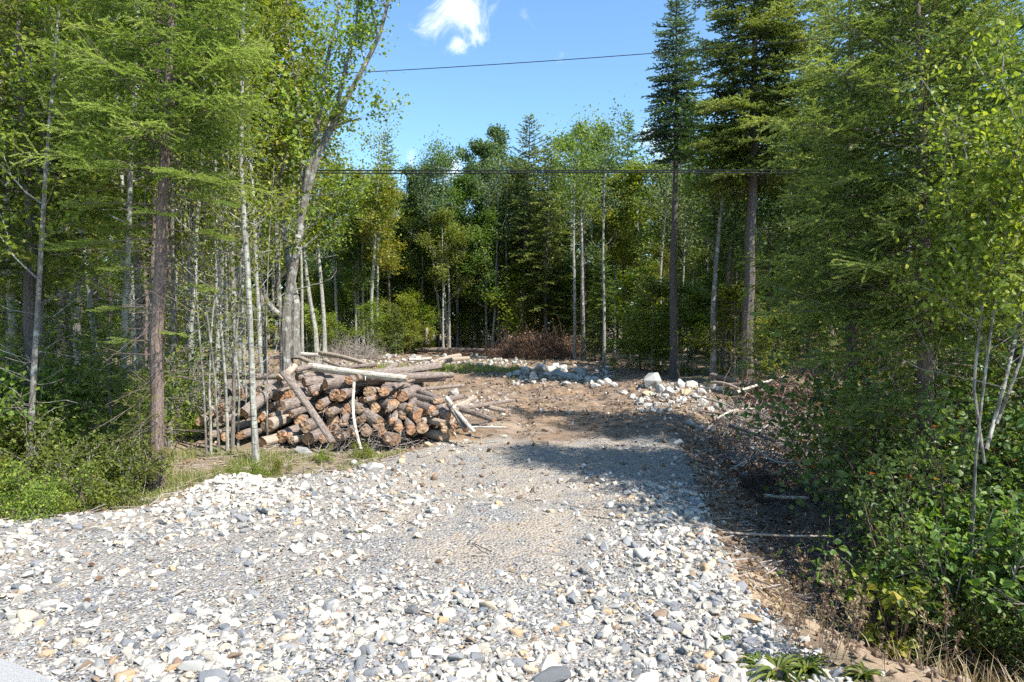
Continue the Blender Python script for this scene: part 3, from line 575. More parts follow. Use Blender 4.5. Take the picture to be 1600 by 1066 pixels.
def grow(r, p, d, L, rad, depth, out_s, tips, kids=(3, 5), ang=.7, grav=.12, wig=.16, ratio=.6):
    K = 5; pts = [p]; dd = d.copy()
    for k in range(K):
        dd = nrm(dd + r.normal(0, wig, 3) + np.array([0, 0, grav])); pts.append(pts[-1] + dd * L / K)
    pts = np.array(pts); rr = np.linspace(rad, rad * .45, K + 1); out_s.append((pts, rr))
    if depth == 0: tips.append(pts); return
    for i_ in range(r.integers(*kids)):
        t = r.uniform(.3, 1.0); q = np.array([np.interp(t * K, range(K + 1), pts[:, c]) for c in range(3)])
        ax_ = nrm(np.cross(dd, r.normal(0, 1, 3))); a_ = r.uniform(.5, 1.15) * ang; nd = nrm(dd * math.cos(a_) + np.cross(ax_, dd) * math.sin(a_))
        grow(r, q, nd, L * ratio * r.uniform(.7, 1.2), rad * .5 * (1.15 - .5 * t), depth - 1, out_s, tips, kids, ang, grav, wig, ratio)
    tips.append(pts[-3:])
def broad(seed, H, r0, cb, Rm, nl, leafn, ls, mw=.25, depth=2, lean=0.0, trunkfrac=.92, upang=.9, spread=.16, upl=.45, dead=0, kids=(3, 5), twigr=.0035, mult=None, nside=8, wob=.05, nostem=False):
    r = np.random.default_rng(seed); gt, gc = G(), G(); K = 14
    stems = mult or [(0, 0, lean, 0)]
    tips = []; S0 = []
    for sx, sy, lx, ly in stems:
        zz = np.linspace(-.15, H * trunkfrac, K); wx = sx + lx * zz / H + np.cumsum(r.normal(0, wob * .4, K)) * .5; wy = sy + ly * zz / H + np.cumsum(r.normal(0, wob * .4, K)) * .5
        rad = r0 * (1 - np.clip(zz / H, 0, 1))**.75 + .004; rad[0] *= 1.25
        tube(gt, np.stack([wx, wy, zz], 1), rad, nside, rough=.03, rng=r)
        a_ = r.uniform(0, 6)
        for i_ in range(nl):
            t = (i_ + r.uniform(0, 1)) / nl; z = H * (cb + (trunkfrac - cb) * t); a_ += 2.4 + r.normal(0, .4)
            prof = math.sin(math.pi * min(1, .22 + .78 * t)**.8) ** .8 * .8 + .22
            L_ = Rm * prof * r.uniform(.6, 1.2); el = upang * (.55 + .5 * t) + r.normal(0, .12)
            p = np.array([np.interp(z, zz, wx), np.interp(z, zz, wy), z]); d = np.array([math.cos(a_) * math.cos(el), math.sin(a_) * math.cos(el), math.sin(el)])
            grow(r, p, d, L_, max(.006, np.interp(z, zz, rad) * .45), depth, S0, tips, kids, grav=.08)
    P0 = np.concatenate([q[0][:-1] for q in S0]); P1 = np.concatenate([q[0][1:] for q in S0]); R0 = np.concatenate([q[1][:-1] for q in S0]); R1 = np.concatenate([q[1][1:] for q in S0])
    segs(gt, P0, P1, np.maximum(R0, twigr), np.maximum(R1, twigr * .8))
    T = np.concatenate(tips); cl_ = np.repeat(r.normal(0, .16, len(tips)), [len(t) for t in tips])
    if leafn:
        idx = r.integers(0, len(T), leafn); C = T[idx] + r.normal(0, spread, (leafn, 3)) * [1, 1, .7]
        leaves(gc, C, ls, r, upl, 0, np.clip(.45 + cl_[idx] + r.normal(0, .17, leafn), 0, 1))
    if dead:
        D0, D1 = [], []
        for i_ in range(dead):
            z = r.uniform(.1, cb * 1.1) * H; a_ = r.uniform(0, 6.3); l_ = r.uniform(.2, .9); p0 = np.array([np.interp(z, zz, wx), np.interp(z, zz, wy), z]); d = np.array([math.cos(a_), math.sin(a_), r.uniform(.1, .7)])
            for q in range(3): p1 = p0 + (d + r.normal(0, .25, 3)) * l_ / 3; D0.append(p0); D1.append(p1); p0 = p1
        segs(gt, D0, D1, .005, .0035)
    return gt, gc
def pair(gg, nm, mb, ml):
    gt, gc = gg; ps = [('trunk', gt.mesh(nm + '_trunk', mb, False))]
    if gc.n: ps.append(('crown', gc.mesh(nm + '_crown', ml)))
    return ps
LIB = {}
def lib(k, H, gg, mb, ml): LIB[k] = (H, pair(gg, k, mb, ml), gg)
# background kinds, sized for 20-60 m away
for i_ in range(4):
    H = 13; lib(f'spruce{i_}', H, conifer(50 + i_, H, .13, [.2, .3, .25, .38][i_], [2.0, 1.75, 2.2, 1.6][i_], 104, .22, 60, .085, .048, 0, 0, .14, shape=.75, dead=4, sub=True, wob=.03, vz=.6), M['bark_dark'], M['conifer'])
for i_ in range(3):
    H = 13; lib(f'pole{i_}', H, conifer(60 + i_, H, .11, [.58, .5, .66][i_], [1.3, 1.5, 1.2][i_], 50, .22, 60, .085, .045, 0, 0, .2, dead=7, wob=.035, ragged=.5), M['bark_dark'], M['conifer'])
for i_ in range(4):
    H = 13; lib(f'poplar{i_}', H, broad(70 + i_, H, .11, [.3, .4, .25, .38][i_], [2.1, 1.9, 2.4, 1.8][i_], 17, 13000, .115, upang=.8, spread=.2, dead=8, lean=[.4, -.5, .2, -.2][i_]), M['bark_pale'], M['leafB'])
for i_ in range(4):
    H = 12; lib(f'maple{i_}', H, broad(80 + i_, H, .10, [.22, .3, .15, .36][i_], [2.3, 2.0, 2.6, 1.9][i_], 17, 13000, .12, upang=.6, spread=.28, upl=.7, dead=8), M['bark_grey'], M['leafA'])
for i_ in range(2):
    H = 10; lib(f'yellow{i_}', H, broad(90 + i_, H, .07, .42, 1.9, 14, 7000, .115, upang=.75, spread=.25, upl=.7), M['bark_pale'], M['leafY'])
for i_ in range(2):
    H = 10; lib(f'light{i_}', H, broad(94 + i_, H, .07, .3, 1.8, 15, 8000, .105, upang=.75, spread=.24, upl=.6, dead=8), M['bark_pale'], M['leafL'])
for i_ in range(3):
    H = 3; lib(f'sapling{i_}', H, broad(100 + i_, H, .02, .1, 1.1, 14, 3200, .085, upang=.6, spread=.14, upl=.8, depth=1, wob=.04), M['twig'], M['leafL'])
for i_ in range(3):
    H = 3; lib(f'youngfir{i_}', H, conifer(110 + i_, H, .03, .06, .95, 38, .14, 120, .04, .016, 0, 0, .05, up=.1), M['bark_dark'], M['fir_light'])
# thin bare stems of the left wood: grey poles with few twigs and few leaves
for i_ in range(6):
    H = 8; lib(f'stem{i_}', H, broad(120 + i_, H, .035, .28, 1.15, 16, [2000, 600, 3000, 1200, 3600, 2600][i_], .062, upang=.95, spread=.10, upl=.6, depth=1, dead=26, kids=(2, 5), lean=[.5, -.4, .8, -.7, .2, -.2][i_], wob=.06, trunkfrac=.96, twigr=.003), M['bark_pale' if i_ % 2 == 0 else 'bark_grey'], M['leafL' if i_ != 3 else 'leafA'])
# dead conifer poles with many bare side twigs
for i_ in range(3):
    H = 9; lib(f'deadpole{i_}', H, conifer(130 + i_, H, .06, .75, 1.1, 16, .2, 30, .06, .012, 0, 0, .2, dead=14, ragged=.5), M['bark_brown'], M['fir_light'])
# fuller mid-distance trees (8-20 m) with finer leaves
for i_ in range(4):
    H = 10; lib(f'midleaf{i_}', H, broad(140 + i_, H, .075, [.3, .38, .25, .34][i_], [1.9, 1.6, 2.1, 2.0][i_], 20, 16000, .075, upang=.75, spread=.17, upl=.6, dead=14, lean=[.3, -.6, .6, -.3][i_]), M['bark_pale' if i_ < 2 else 'bark_grey'], M['leafL' if i_ % 2 == 0 else 'leafA'])
for i_ in range(3):
    H = 10; lib(f'midfir{i_}', H, conifer(150 + i_, H, .10, [.3, .18, .4][i_], [1.7, 1.9, 1.5][i_], 80, .15, 130, .045, .02, 0, 0, .14, dead=7, wob=.03), M['bark_dark'], M['conifer' if i_ else 'fir_light'])
KIND = {'spruce': ('spruce_tree', 'spruce tree'), 'pole': ('spruce_tree', 'spruce tree'), 'poplar': ('poplar_tree', 'poplar tree'), 'maple': ('maple_tree', 'maple tree'), 'yellow': ('yellowing_maple_tree', 'maple tree'), 'light': ('birch_tree', 'birch tree'),
        'sapling': ('leafy_sapling', 'sapling'), 'youngfir': ('young_fir', 'fir sapling'), 'stem': ('thin_tree', 'thin tree'), 'deadpole': ('dead_spruce', 'dead spruce'), 'midleaf': ('leafy_tree', 'leafy tree'), 'midfir': ('fir_tree', 'fir tree')}
def plant(k, x, y, H, label, group=None, rz=None, tilt=(0, 0), wide=1.0):
    base = k.rstrip('0123456789'); nm, cat = KIND[base]; h0, parts, _ = LIB[k]; s_ = H / h0
    r = inst(nm, parts, (x, y, hs(x, y) - .03), label, cat, group, (tilt[0], tilt[1], rs.uniform(0, 6.3) if rz is None else rz), s_)
    if wide != 1.0: r.scale = (s_ * wide, s_ * wide, s_)
    return r
def plant_px(k, px, d, top, label, group=None, wide=1.0, tilt=(0, 0), rz=None):
    x = X(px, d); zt = P(px, top, d).z; return plant(k, x, d, zt - hs(x, d), label, group, rz, tilt, wide)
taken = []
GB = 'trees of the wood behind the clearing'
# skyline trees of the wood behind the clearing, left to right
SK = [('poplar0', 528, 36, 245, 'grey-green poplar just right of the crooked old maple'), ('light0', 556, 37, 255, 'airy birch right of the crooked old maple, second on the skyline'), ('spruce1', 607, 40, 208, 'dark spruce with the first sharp tip on the skyline'),
      ('yellow0', 590, 34, 275, 'slender pale-trunked maple with yellow-green top at the clearing edge'), ('poplar1', 645, 41, 250, 'poplar in the skyline dip'), ('poplar2', 683, 40, 228, 'tall poplar at the left of the skyline dip'), ('maple1', 715, 38, 262, 'leaning green tree with two pale stems beneath'),
      ('poplar3', 748, 40, 205, 'narrow poplar beside the widest poplar'), ('poplar0', 776, 42, 186, 'widest poplar on the skyline, left of the dark spruce'), ('spruce2', 825, 37, 180, 'broad dark spruce in the middle of the skyline'),
      ('spruce0', 852, 35, 215, 'green fir nestled against the dark middle spruce'), ('poplar2', 893, 39, 180, 'tall poplar right of the middle spruces'), ('poplar1', 938, 41, 183, 'rounded poplar left of the second spire'), ('spruce3', 977, 39, 178, 'spruce with the second sharp spire on the skyline'),
      ('pole0', 912, 33, 245, 'brownish spruce with long bare trunk before the poplars'), ('yellow1', 1000, 33, 238, 'yellow-leaved maple left of the lone spruce'), ('yellow0', 960, 34, 270, 'yellowing maple with thin grey stem beside the bare trunk'),
      ('light1', 1034, 31, 250, 'pale green birch directly behind the lone spruce'), ('pole1', 945, 34, 262, 'spruce with pale bare trunk and dark twigs'), ('spruce1', 940, 29, 372, 'short dense dark fir at the clearing edge'),
      ('pole2', 817, 36, 250, 'dark straight trunk left of the brush heap'), ('pole0', 848, 37, 262, 'slim dark trunk behind the brush heap'), ('pole1', 609, 37, 300, 'dark bare trunk behind the slender pale maple'), ('light0', 692, 36, 318, 'two-toned thin birch by the left clearing edge'),
      ('light1', 779, 38, 300, 'thin grey birch behind the fallen log'), ('maple2', 660, 38, 320, 'low green maple filling the skyline dip'), ('maple0', 760, 37, 300, 'round maple below the widest poplar'), ('maple3', 560, 35, 330, 'green maple low beside the crooked maple'),
      ('poplar3', 1080, 30, 262, 'green poplar right behind the lone spruce trunk'), ('maple2', 1105, 27, 300, 'leafy maple between the lone spruce and the brown spruce'), ('pole2', 1122, 19, 250, 'grey bare-trunked tree left of the brown spruce'), ('pole1', 1141, 20, 240, 'thin dark pole close by the brown spruce'),
      ('light1', 1030, 27, 380, 'thin pale stem left of the lone spruce trunk'), ('maple3', 1150, 24, 330, 'bushy maple behind the brown spruce'), ('midfir1', 1265, 17, 230, 'tall dark fir between brown spruce and the big near spruce'), ('midleaf1', 1215, 18, 230, 'green tree right of the brown spruce')]
for k, px, d, top, lab in SK:
    plant_px(k, px, d, top, lab, GB if d > 26 else None); taken.append((X(px, d), d))
# random fill of the wood
rf = np.random.default_rng(77)
def clear_of(x, y, dmin):
    return all((x - a) ** 2 + (y - b) ** 2 > dmin ** 2 for a, b in taken)
def forbidden(x, y):
    l = np.interp(y, [0, 6, 9, 12, 16, 22, 30, 40], [-3, -3.8, -4, -4.6, -7, -10, -13, -14]); r_ = np.interp(y, [0, 6, 9, 13, 18, 24, 30, 36, 41], [3.2, 3.9, 4.9, 6.5, 7.6, 7.2, 6, 4, -3])
    return (l < x < r_ and y < 39) or y < 2
cnt = 0
def fill(n, kinds, x0, x1, y0, y1, dmin, Hr, labs, grp, tries=9000, cond=None):
    c = 0
    for _ in range(tries):
        if c >= n: break
        x = rf.uniform(x0, x1); y = rf.uniform(y0, y1)
        if abs(x) > .78 * y + 3 + (5 if x > 0 else 0) or forbidden(x, y) or not clear_of(x, y, dmin) or (cond and not cond(x, y)): continue
        k = kinds[rf.integers(0, len(kinds))]; base = k.rstrip('0123456789')
        plant(k, x, y, rf.uniform(*Hr), labs[base], grp, tilt=(rf.normal(0, .02), rf.normal(0, .03))); taken.append((x, y)); c += 1
    return c
LB = {'spruce': 'dark spruce among the crowded trees behind the clearing', 'pole': 'bare-trunked spruce deep in the wood behind the clearing', 'poplar': 'poplar among the crowded trees behind the clearing', 'maple': 'green maple among the crowded trees behind the clearing', 'light': 'pale thin birch deep in the wood behind the clearing', 'yellow': 'yellowing maple deep in the wood'}
fill(80, ['spruce0', 'spruce1', 'spruce2', 'spruce3', 'pole0', 'pole1', 'pole2', 'maple0', 'maple1', 'poplar1', 'light0'], -30, 28, 39.5, 51, 1.35, (8.5, 11.8), LB, GB)
LR = {k: v.replace('behind the clearing', 'to the right of the clearing') for k, v in LB.items()}; LR['midfir'] = 'dark fir crowded in the wood on the right'; LR['midleaf'] = 'leafy tree crowded in the wood on the right'
GR = 'trees of the wood on the right'
fill(36, ['spruce0', 'spruce2', 'maple0', 'maple2', 'pole1', 'midfir1', 'midfir2', 'midleaf1', 'midleaf3'], 5.5, 26, 17, 38, 1.6, (9, 13), LR, GR)
LL = {'stem': 'thin grey leafy stem in the crowded wood on the left', 'midleaf': 'leafy tree crowded in the wood on the left', 'midfir': 'fir crowded in the wood on the left', 'deadpole': 'dead twiggy spruce pole in the wood on the left', 'light': 'thin birch in the wood on the left', 'maple': 'green maple in the wood on the left', 'pole': 'bare-trunked spruce in the wood on the left', 'spruce': 'dark spruce in the wood on the left', 'poplar': 'poplar in the wood on the left'}
GL = 'trees of the wood on the left'
fill(34, ['midleaf0', 'midleaf1', 'midleaf2', 'midleaf3', 'stem0', 'stem2', 'stem4', 'stem5', 'light0', 'light1', 'deadpole1'], -24, -6, 16, 40, 1.5, (8.5, 12.5), LL, GL)
# near left wood: trunks seen one by one, px base, distance, kind, lean in px at the top
NL = [('stem0', 165, 10.2, -.16, 9, 'grey-white poplar leaning left in the near left wood'), ('stem2', 187, 9.0, -.02, 9, 'straight pale poplar left of the brown fir trunk'), ('stem4', 213, 9.6, .02, 8, 'thin pale poplar close left of the brown fir trunk'), ('stem3', 132, 11, -.1, 8, 'second leaning grey stem in the near left wood'),
      ('stem5', 60, 9.0, -.12, 7, 'leaning speckled stem near the left border of the wood'), ('deadpole0', 90, 12, .03, 9, 'dead brown pole between leaning grey stems'), ('midleaf0', 20, 10, -.03, 8, 'leafy tree at the far left edge'), ('midfir0', 60, 8.2, 0, 7.5, 'light green fir at the left edge'),
      ('stem1', 262, 9.3, .01, 7, 'thin grey pole right of the brown fir trunk'), ('midleaf2', 120, 14, 0, 10, 'full-leaved tree behind the leaning poplars'), ('midleaf1', 300, 14, .03, 9.5, 'full-leaved tree behind the thin stems'), ('midleaf3', 220, 16, .02, 11, 'tall leafy tree behind the brown fir'), ('deadpole1', 280, 13, .04, 9, 'dead pole leaning slightly right of the fir'),
      ('midleaf0', 372, 15.5, .02, 11.5, 'tall leafy tree left of the crooked maple'), ('midleaf2', 440, 19, .02, 11, 'leafy tree behind the crooked maple'), ('stem2', 408, 12.5, .0, 9, 'pale stem left of the crooked maple'), ('stem4', 336, 11.5, -.02, 8.5, 'leafy pale stem behind the stem cluster'), ('midfir1', 10, 14, 0, 10, 'dark fir in the far left corner'),
      ('stem0', 290, 11.0, .03, 8, 'thin stem left of the log pile'), ('deadpole2', 238, 11.5, -.02, 9, 'dead twiggy pole behind the brown fir'), ('stem5', 30, 7.2, -.04, 6.5, 'thin stem with leaves nearest the left border'), ('midleaf3', -40, 12, 0, 9, 'leafy tree past the left border'), ('midfir2', 150, 18, 0, 11, 'fir behind the leaning poplars')]
for k, px, d, ln, H, lab in NL:
    x = X(px, d); plant(k, x, d, H, lab, None, rz=rf.uniform(0, 6.3), tilt=(rf.normal(0, .015), ln)); taken.append((x, d))
# trunks with their own course, given as photo pixels at one distance
def pxtrunk(name, label, cat, d, line, w0, w1, mb, twigs=0, leafn=0, ls=.05, ml=None, seed=1, twl=.5, limbs=(), group=None, z0=None, dy=0.0, tz=(0, 1), upg=.5, sprd=.13):
    """line: pixel points from the base up; w0, w1: widths in pixels; limbs: list of (pixel line, w0, w1)"""
    r = np.random.default_rng(seed); base = P(line[0][0], line[0][1], d); zb = hs(base.x, d); base = Vector((base.x, d, zb))
    gt, gc = G(), G(); tips = []
    def course(ln, a, b_, dd=0, n=14):
        ln = np.array(ln, float); s_ = np.linspace(0, len(ln) - 1, n); px = np.interp(s_, range(len(ln)), ln[:, 0]); py = np.interp(s_, range(len(ln)), ln[:, 1])
        off = np.cumsum(r.normal(0, .03, n)) * 1.0 + np.linspace(0, dd, n)
        pts = np.array([P(a_, c_, d + o__)[:] for a_, c_, o__ in zip(px, py, off)]) - np.array(base[:])
        return pts, np.linspace(a, b_, n) * .5 * d / FPX
    pts, rad = course(line, w0, w1); pts[0] = [pts[0][0], 0, -.12]; rad[0] *= 1.3
    tube(gt, pts, rad, 10, rough=.05, rng=r); allc = [(pts, rad)]
    for ln, a, b_, dd in limbs:
        p2, r2 = course(ln, a, b_, dd); k = np.argmin(np.linalg.norm(pts - p2[0], axis=1)); p2[:, 1] -= (p2[0, 1] - pts[k, 1]) * np.linspace(1, 0, len(p2)); tube(gt, p2, r2, 8, rough=.04, rng=r); allc.append((p2, r2)); tips.append(p2[5:])
    S0 = []
    for i_ in range(twigs):
        pts_, rad_ = allc[r.integers(0, len(allc))]; t = r.uniform(*tz) * (len(pts_) - 1); p = np.array([np.interp(t, range(len(pts_)), pts_[:, c]) for c in range(3)])
        a_ = r.uniform(0, 6.3); dr = nrm(np.array([math.cos(a_), math.sin(a_), r.uniform(.1, .9)])); grow(r, p, dr, twl * r.uniform(.5, 1.3), max(.004, .22 * np.interp(t, range(len(rad_)), rad_)), 1, S0, tips, (2, 5), wig=.2)
    if S0:
        segs(gt, np.concatenate([q[0][:-1] for q in S0]), np.concatenate([q[0][1:] for q in S0]), np.maximum(np.concatenate([q[1][:-1] for q in S0]), .003), np.maximum(np.concatenate([q[1][1:] for q in S0]), .0025))
    if leafn and tips:
        T = np.concatenate(tips); zlo = np.quantile(T[:, 2], .12); T = T[T[:, 2] > zlo]; idx = r.integers(0, len(T), leafn); leaves(gc, T[idx] + r.normal(0, sprd, (leafn, 3)), ls, r, upg, 0, np.clip(r.normal(.5, .22, leafn), 0, 1))
    o = empty(name, base, label, cat, group); link('trunk', gt.mesh(name + '_trunk', mb, False), o)
    if gc.n: link('crown', gc.mesh(name + '_crown', ml), o)
    taken.append((base.x, d)); return o
# the crooked old maple behind the pile
pxtrunk('crooked_maple', 'crooked old grey maple with forked trunk rising behind the log pile', 'maple tree', 13.6, [(452, 600), (447, 540), (446, 495), (452, 450), (462, 400), (468, 360), (478, 300), (484, 250)], 19, 9, M['bark_grey'], 64, 4300, .07, M['leafL'], 3, .75,
        [([(462, 560), (461, 510), (463, 470), (452, 420), (446, 370), (440, 320), (436, 250), (430, 170), (434, 90)], 16, 4, .9), ([(447, 500), (432, 488), (418, 472), (408, 440), (404, 380), (392, 300)], 10, 3, -.5),
         ([(470, 350), (484, 290), (500, 240), (520, 200), (545, 150), (572, 100), (592, 60), (604, 15), (612, -20)], 12, 4, -.6), ([(484, 280), (496, 200), (506, 140), (516, 70), (530, 20), (528, -30)], 9, 3, .5), ([(500, 240), (530, 160), (540, 110), (556, 50), (562, -20)], 8, 3, .2),
         ([(478, 300), (470, 230), (464, 150), (450, 60), (448, -20)], 8, 3, .4), ([(592, 60), (582, 20), (578, -30)], 4, 2, 0), ([(520, 200), (546, 190), (560, 186)], 3, 1.5, -.2), ([(572, 100), (560, 60), (548, 40)], 3, 1.5, .2)], sprd=.10, tz=(.35, 1))
pxtrunk('poplar_tree', 'straight pale poplar stem standing right in front of the log pile', 'poplar tree', 8.6, [(400, 722), (396, 640), (393, 560), (389, 470), (385, 390), (380, 320), (376, 240), (377, 150), (379, 60), (384, -40)], 10, 6, M['bark_pale'], 26, 1500, .05, M['leafL'], 4, .5, tz=(.45, 1))
for k, (ln, wd, lab) in enumerate([([(322, 692), (318, 600), (308, 480), (300, 380), (296, 260)], 3.5, 'leftmost thin stem of the cluster before the log pile'), ([(330, 692), (327, 600), (331, 500), (345, 400), (350, 280)], 4, 'second thin stem of the cluster before the log pile'), ([(341, 690), (336, 590), (322, 480), (318, 400), (322, 250)], 3.5, 'third thin stem of the cluster before the log pile'),
        ([(356, 688), (352, 590), (343, 480), (338, 350), (336, 220)], 5, 'fourth, crossing stem of the cluster before the log pile'), ([(364, 690), (366, 580), (372, 480), (378, 400), (384, 300)], 5.5, 'thickest stem of the cluster before the log pile'), ([(372, 690), (374, 600), (362, 500), (356, 420), (352, 300)], 3.5, 'rightmost thin stem of the cluster before the log pile'),
        ([(417, 700), (418, 600), (416, 500), (420, 380), (428, 260)], 2.5, 'hair-thin stem right of the straight pale poplar'), ([(340, 700), (326, 640), (318, 600)], 2.5, 'short broken stem in the stem cluster'), ([(300, 690), (296, 600), (290, 500), (284, 380), (280, 260)], 3, 'thin stem left of the stem cluster'), ([(383, 690), (385, 600), (379, 560)], 2.5, 'short snapped stem left of the pale poplar')]):
    pxtrunk('thin_tree', lab, 'thin tree', 8.8 + .13 * k, ln, wd, wd * .5, M['bark_pale' if k % 2 else 'bark_grey'], 16, 260, .045, M['leafL'], 20 + k, .45, tz=(.3, 1))
for ln, d, wd, mb, lab, nn in [([(352, 590), (349, 480), (346, 380), (350, 260), (352, 60)], 13.5, 13, 'bark_grey', 'thick grey trunk behind the stem cluster', 10), ([(368, 600), (366, 480), (362, 400), (366, 260), (370, 80)], 13.0, 10, 'bark_grey', 'grey trunk right of the thick one behind the stem cluster', 10), ([(382, 590), (378, 480), (380, 380), (384, 250), (384, 100)], 13.8, 6, 'bark_pale', 'slim trunk between the grey trunks and the crooked maple', 8),
        ([(412, 580), (410, 480), (406, 380), (404, 260)], 14, 9, 'bark_grey', 'dark-lichened trunk left of the crooked maple', 8), ([(497, 536), (486, 480), (480, 440), (474, 380), (470, 300)], 24, 8, 'bark_pale', 'trunk leaning left just past the crooked maple', 12), ([(508, 536), (504, 470), (498, 400), (490, 330), (486, 240)], 24, 7, 'bark_pale', 'straighter trunk beside the leaning one past the crooked maple', 12),
        ([(472, 545), (472, 460), (470, 380), (466, 280)], 22, 5, 'bark_pale', 'narrow trunk seen right against the crooked maple', 8), ([(581, 530), (580, 470), (585, 400), (588, 330), (590, 290)], 33, 6, 'bark_pale', 'bright thin trunk standing at the back edge of the clearing', 10), ([(568, 540), (567, 460), (566, 390)], 35, 4, 'bark_pale', 'dimmer thin trunk left of the bright one at the back', 6),
        ([(694, 545), (684, 470), (676, 400), (668, 330)], 37, 3.5, 'bark_pale', 'thin stem curving left at the back of the clearing', 5), ([(702, 545), (694, 460), (688, 400), (680, 330)], 37, 5, 'bark_pale', 'pale stem leaning left behind the stump', 5), ([(702, 548), (702, 460), (699, 400), (692, 320)], 36.6, 4, 'bark_pale', 'upright thin stem behind the stump', 5),
        ([(769, 540), (774, 480), (776, 400), (778, 320)], 37, 4, 'bark_pale', 'pale leaning stem behind the fallen log', 5), ([(792, 540), (792, 450), (790, 340)], 37, 4, 'bark_grey', 'grey stem behind the fallen log', 5), 
        ([(898, 560), (898, 460), (896, 380), (898, 280)], 30, 5, 'bark_pale', 'pale straight trunk right of the brush heap', 6), ([(912, 560), (910, 470), (909, 380), (906, 280)], 30, 7, 'bark_grey', 'scaly grey trunk right of the brush heap', 6), ([(944, 570), (944, 470), (942, 400), (944, 300)], 27.3, 5, 'bark_pale', 'pale thin trunk touching the dark trunk pair', 4),
        ([(1032, 500), (1032, 430), (1036, 370), (1044, 300)], 26, 4, 'bark_pale', 'pale pole left of the lone spruce, seen through leaves', 5), ([(1066, 560), (1066, 470), (1070, 380)], 24, 3.5, 'bark_pale', 'thin pole right against the lone spruce', 5), ([(1115, 585), (1114, 480), (1120, 400), (1126, 330), (1132, 270)], 18, 9, 'bark_grey', 'mottled grey trunk left of the brown spruce', 6),
        ([(1128, 580), (1134, 470), (1140, 400), (1150, 330)], 19, 6, 'bark_dark', 'dark leaning trunk left of the brown spruce', 4), ([(1150, 590), (1152, 500), (1158, 430), (1166, 350)], 20, 4.5, 'bark_grey', 'slim trunk just left of the brown spruce', 4), ([(1205, 590), (1203, 480), (1200, 400)], 18, 7, 'bark_dark', 'dim trunk right of the brown spruce', 2)]:
    pxtrunk('bare_trunk_tree', lab, 'tree', d, ln + [(ln[-1][0] + 3, ln[-1][1] - 70)], wd, 2.0, M[mb], nn * 2 + 8, 700 + nn * 170, .10, M['leafL' if nn > 5 else 'leafB'], int(ln[0][0]), 1.2, tz=(.5, 1), sprd=.3)
# big left fir: brown trunk, dense crown above, a few sprays below
def hero_conifer(name, label, cat, x, y, lean, args, mb, ml, extra=None):
    gt, gc = conifer(*args[0], 0, 0, **args[1])
    if extra: extra(gt, gc)
    o = empty(name, (x, y, hs(x, y)), label, cat, None, (lean[0], lean[1], 0))
    link('trunk', gt.mesh(name + '_trunk', mb), o); link('crown', gc.mesh(name + '_crown', ml), o); taken.append((x, y)); return o
def spray(gt, gc, z, az, L_, rng, nd=420, nl=.017, nw=.006, tw=.075, pit=-.05):
    d = np.array([math.cos(az), math.sin(az), 0]); s_ = np.linspace(0, 1, 8) * L_; p0 = np.array([0, 0, z])
    pts = p0 + d * s_[:, None] + np.array([0, 0, 1.]) * (pit * s_ - .1 * s_**2)[:, None]; tube(gt, pts, np.linspace(.009, .003, 8), 4); A0, A1 = [pts[4:-1]], [pts[5:]]
    for s2 in np.arange(.45 * L_, L_, tw):
        for sd in (-1, 1):
            q0 = np.array([np.interp(s2, s_, pts[:, c]) for c in range(3)]); l2 = (.55 * (L_ - s2) + .09) * rng.uniform(.7, 1.2); an = az + sd * rng.uniform(.7, 1.05); q1 = q0 + np.array([math.cos(an), math.sin(an), rng.normal(-.08, .1)]) * l2
            A0.append(q0[None]); A1.append(q1[None]); segs(gt, [q0], [q1], .003, .002); n3 = int(l2 / (tw * .8))
            if n3 > 0:
                t3 = np.linspace(.3, .95, n3)[:, None]; b0 = q0 + (q1 - q0) * t3
                for s3 in (-1, 1):
                    a3 = an + s3 * rng.uniform(.6, .9, n3); A0.append(b0); A1.append(b0 + np.stack([np.cos(a3), np.sin(a3), rng.normal(0, .1, n3)], 1) * (.4 * (1 - t3) * l2 + .045))
    A0, A1 = np.concatenate(A0), np.concatenate(A1); needles(gc, A0, A1, nd, nl, nw, rng, 0, rng.uniform(.55, .8), .4)
def left_extra(gt, gc):
    r = np.random.default_rng(8)
    for z, az, L_ in [(1.95, math.pi * .98, .75), (2.35, math.pi * 1.1, .55), (2.65, math.pi * 1.02, 1.15), (2.75, -.15, .7), (2.2, .2, .45), (3.0, math.pi * 1.2, .9), (3.1, -.5, .9), (2.85, math.pi * .85, 1.0), (1.6, 3.4, .5), (3.3, -.9, 1.1), (1.7, -.6, .3), (3.3, 4.3, 1.0), (2.9, 5.0, .7)]: spray(gt, gc, z, az, L_, r)
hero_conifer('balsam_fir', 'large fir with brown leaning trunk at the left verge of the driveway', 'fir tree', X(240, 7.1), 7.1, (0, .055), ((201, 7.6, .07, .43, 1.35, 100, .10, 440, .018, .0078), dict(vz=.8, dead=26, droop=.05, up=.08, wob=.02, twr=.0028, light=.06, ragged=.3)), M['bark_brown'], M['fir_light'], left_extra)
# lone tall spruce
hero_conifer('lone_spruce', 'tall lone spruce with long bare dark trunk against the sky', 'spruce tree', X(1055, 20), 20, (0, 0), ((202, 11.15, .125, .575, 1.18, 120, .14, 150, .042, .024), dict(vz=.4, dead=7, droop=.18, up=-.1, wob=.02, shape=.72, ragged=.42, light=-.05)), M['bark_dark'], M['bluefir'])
hero_conifer('brown_spruce', 'tall brownish spruce with stout bare trunk right of the lone spruce', 'spruce tree', X(1168, 17), 17, (0, .01), ((203, 12.3, .15, .42, 2.0, 150, .14, 140, .042, .024), dict(vz=.5, dead=8, droop=.16, wob=.02, shape=.7, ragged=.45)), M['bark_dark'], M['conifer'])
